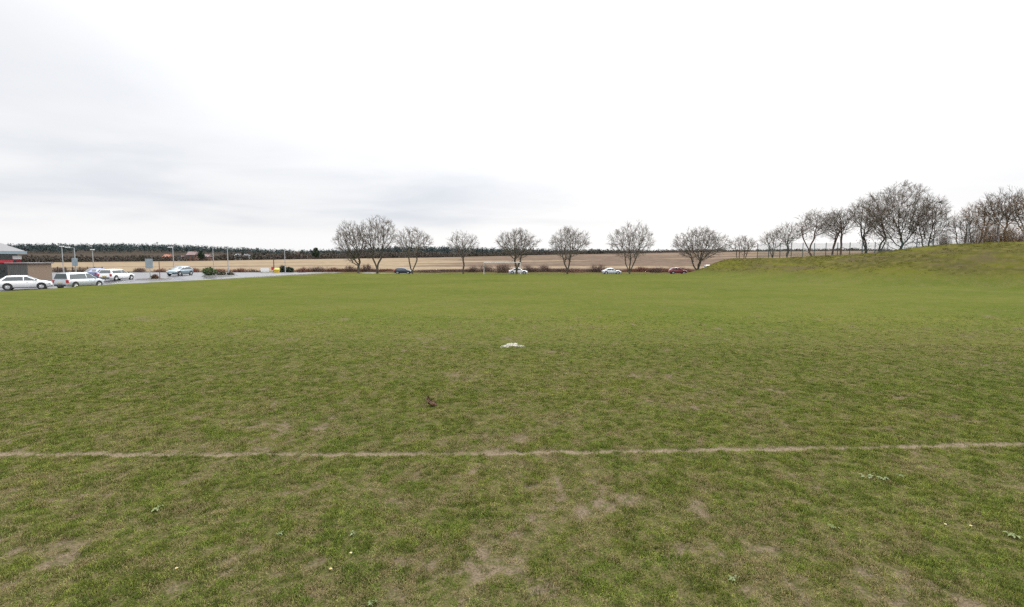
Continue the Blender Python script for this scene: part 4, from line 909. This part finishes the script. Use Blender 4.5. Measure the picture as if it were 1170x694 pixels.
# ================================================================ sky, light, camera
w=bpy.data.worlds.new('World'); S.world=w; w.use_nodes=True; nt=w.node_tree; nt.nodes.clear()
class WT(NT):
    def __init__(s,t): s.t=t; s.n=t.nodes
t=WT(nt); out=t.new('OutputWorld'); bg=t.new('Background')
SUN_EL,SUN_AZ=R(42),R(24)          # azimuth clockwise from +Y
sky=t.new('TexSky'); sky.sky_type='NISHITA'; sky.sun_disc=False; sky.sun_elevation=SUN_EL; sky.sun_rotation=SUN_AZ; sky.air_density=1.; sky.dust_density=3.
sd=(math.sin(SUN_AZ)*math.cos(SUN_EL),math.cos(SUN_AZ)*math.cos(SUN_EL),math.sin(SUN_EL))
dirv=t.new('TexCoord').outputs['Generated']
sep=t.new('SeparateXYZ'); t.put(sep.inputs[0],dirv)
zc=t.math('MAXIMUM',sep.outputs[2],0.)
den=t.math('ADD',zc,.07)
comb=t.new('CombineXYZ'); t.put(comb.inputs[0],t.math('DIVIDE',sep.outputs[0],den)); t.put(comb.inputs[1],t.math('DIVIDE',sep.outputs[1],den))
cl=t.noise(t.map(comb.outputs[0],(.42,.42,1),(0,0,.3)),1.3,6,.52,.35)
cl2=t.noise(t.map(comb.outputs[0],(.18,.24,1),(0,0,-.2)),1.0,4,.5,.2)
dp=t.new('VectorMath',operation='DOT_PRODUCT'); t.put(dp.inputs[0],dirv); dp.inputs[1].default_value=sd
lobe=t.ramp(dp.outputs['Value'],.42,.95,0.,1.)
up=t.ramp(zc,.30,.85,0.,1.)
rise=t.ramp(zc,.10,.36,.06,1.)
lum=t.math('ADD',t.math('ADD',6.6,t.math('MULTIPLY',t.math('MULTIPLY',lobe,rise),5.)),t.math('MULTIPLY',up,14.))
lum=t.math('ADD',lum,t.math('MULTIPLY',t.math('MULTIPLY',lobe,up),14.))
dark=t.math('ADD',t.math('MULTIPLY',t.ramp(cl,.34,.72),.12),t.math('MULTIPLY',t.ramp(cl2,.30,.75),.14))
lowband=t.ramp(zc,.03,.075); highoff=t.ramp(zc,.12,.5,1.,.35)
dark=t.math('MULTIPLY',dark,t.math('MULTIPLY',t.math('MULTIPLY',lowband,highoff),t.ramp(sep.outputs[0],-.25,.35,1.,.42)))
lum=t.math('MULTIPLY',lum,t.math('SUBTRACT',1.,dark))
tint=t.mix(t.ramp(dark,.0,.3),(1.,1.,1.01),(.885,.945,1.045))
col=t.new('VectorMath',operation='SCALE'); t.put(col.inputs[0],tint); t.put(col.inputs['Scale'],lum)
mixed=t.mix(.06,col.outputs[0],sky.outputs[0])
t.put(bg.inputs[0],mixed); bg.inputs[1].default_value=.1
nt.links.new(bg.outputs[0],out.inputs[0])
sun=bpy.data.lights.new('sun','SUN'); sun.energy=.9; sun.angle=R(18); sun.color=(1,.97,.92)
so=bpy.data.objects.new('sun',sun); COL.objects.link(so); so.rotation_euler=Vector(sd).to_track_quat('Z','Y').to_euler(); so.location=(0,0,60)
cam=bpy.data.cameras.new('camera'); cam.lens=18; cam.sensor_width=36; cam.clip_start=.1; cam.clip_end=20000
co=bpy.data.objects.new('camera',cam); COL.objects.link(co); co.location=(0,0,EYE); co.rotation_euler=(R(90)-PITCH,0,0); S.camera=co
S.view_settings.view_transform='Standard'; S.view_settings.look='None'; S.view_settings.exposure=.6; S.view_settings.gamma=1; S.view_settings.use_curve_mapping=False
S.cycles.max_bounces=5; S.cycles.diffuse_bounces=3; S.cycles.transparent_max_bounces=4; S.cycles.use_denoising=False; S.render.film_transparent=False
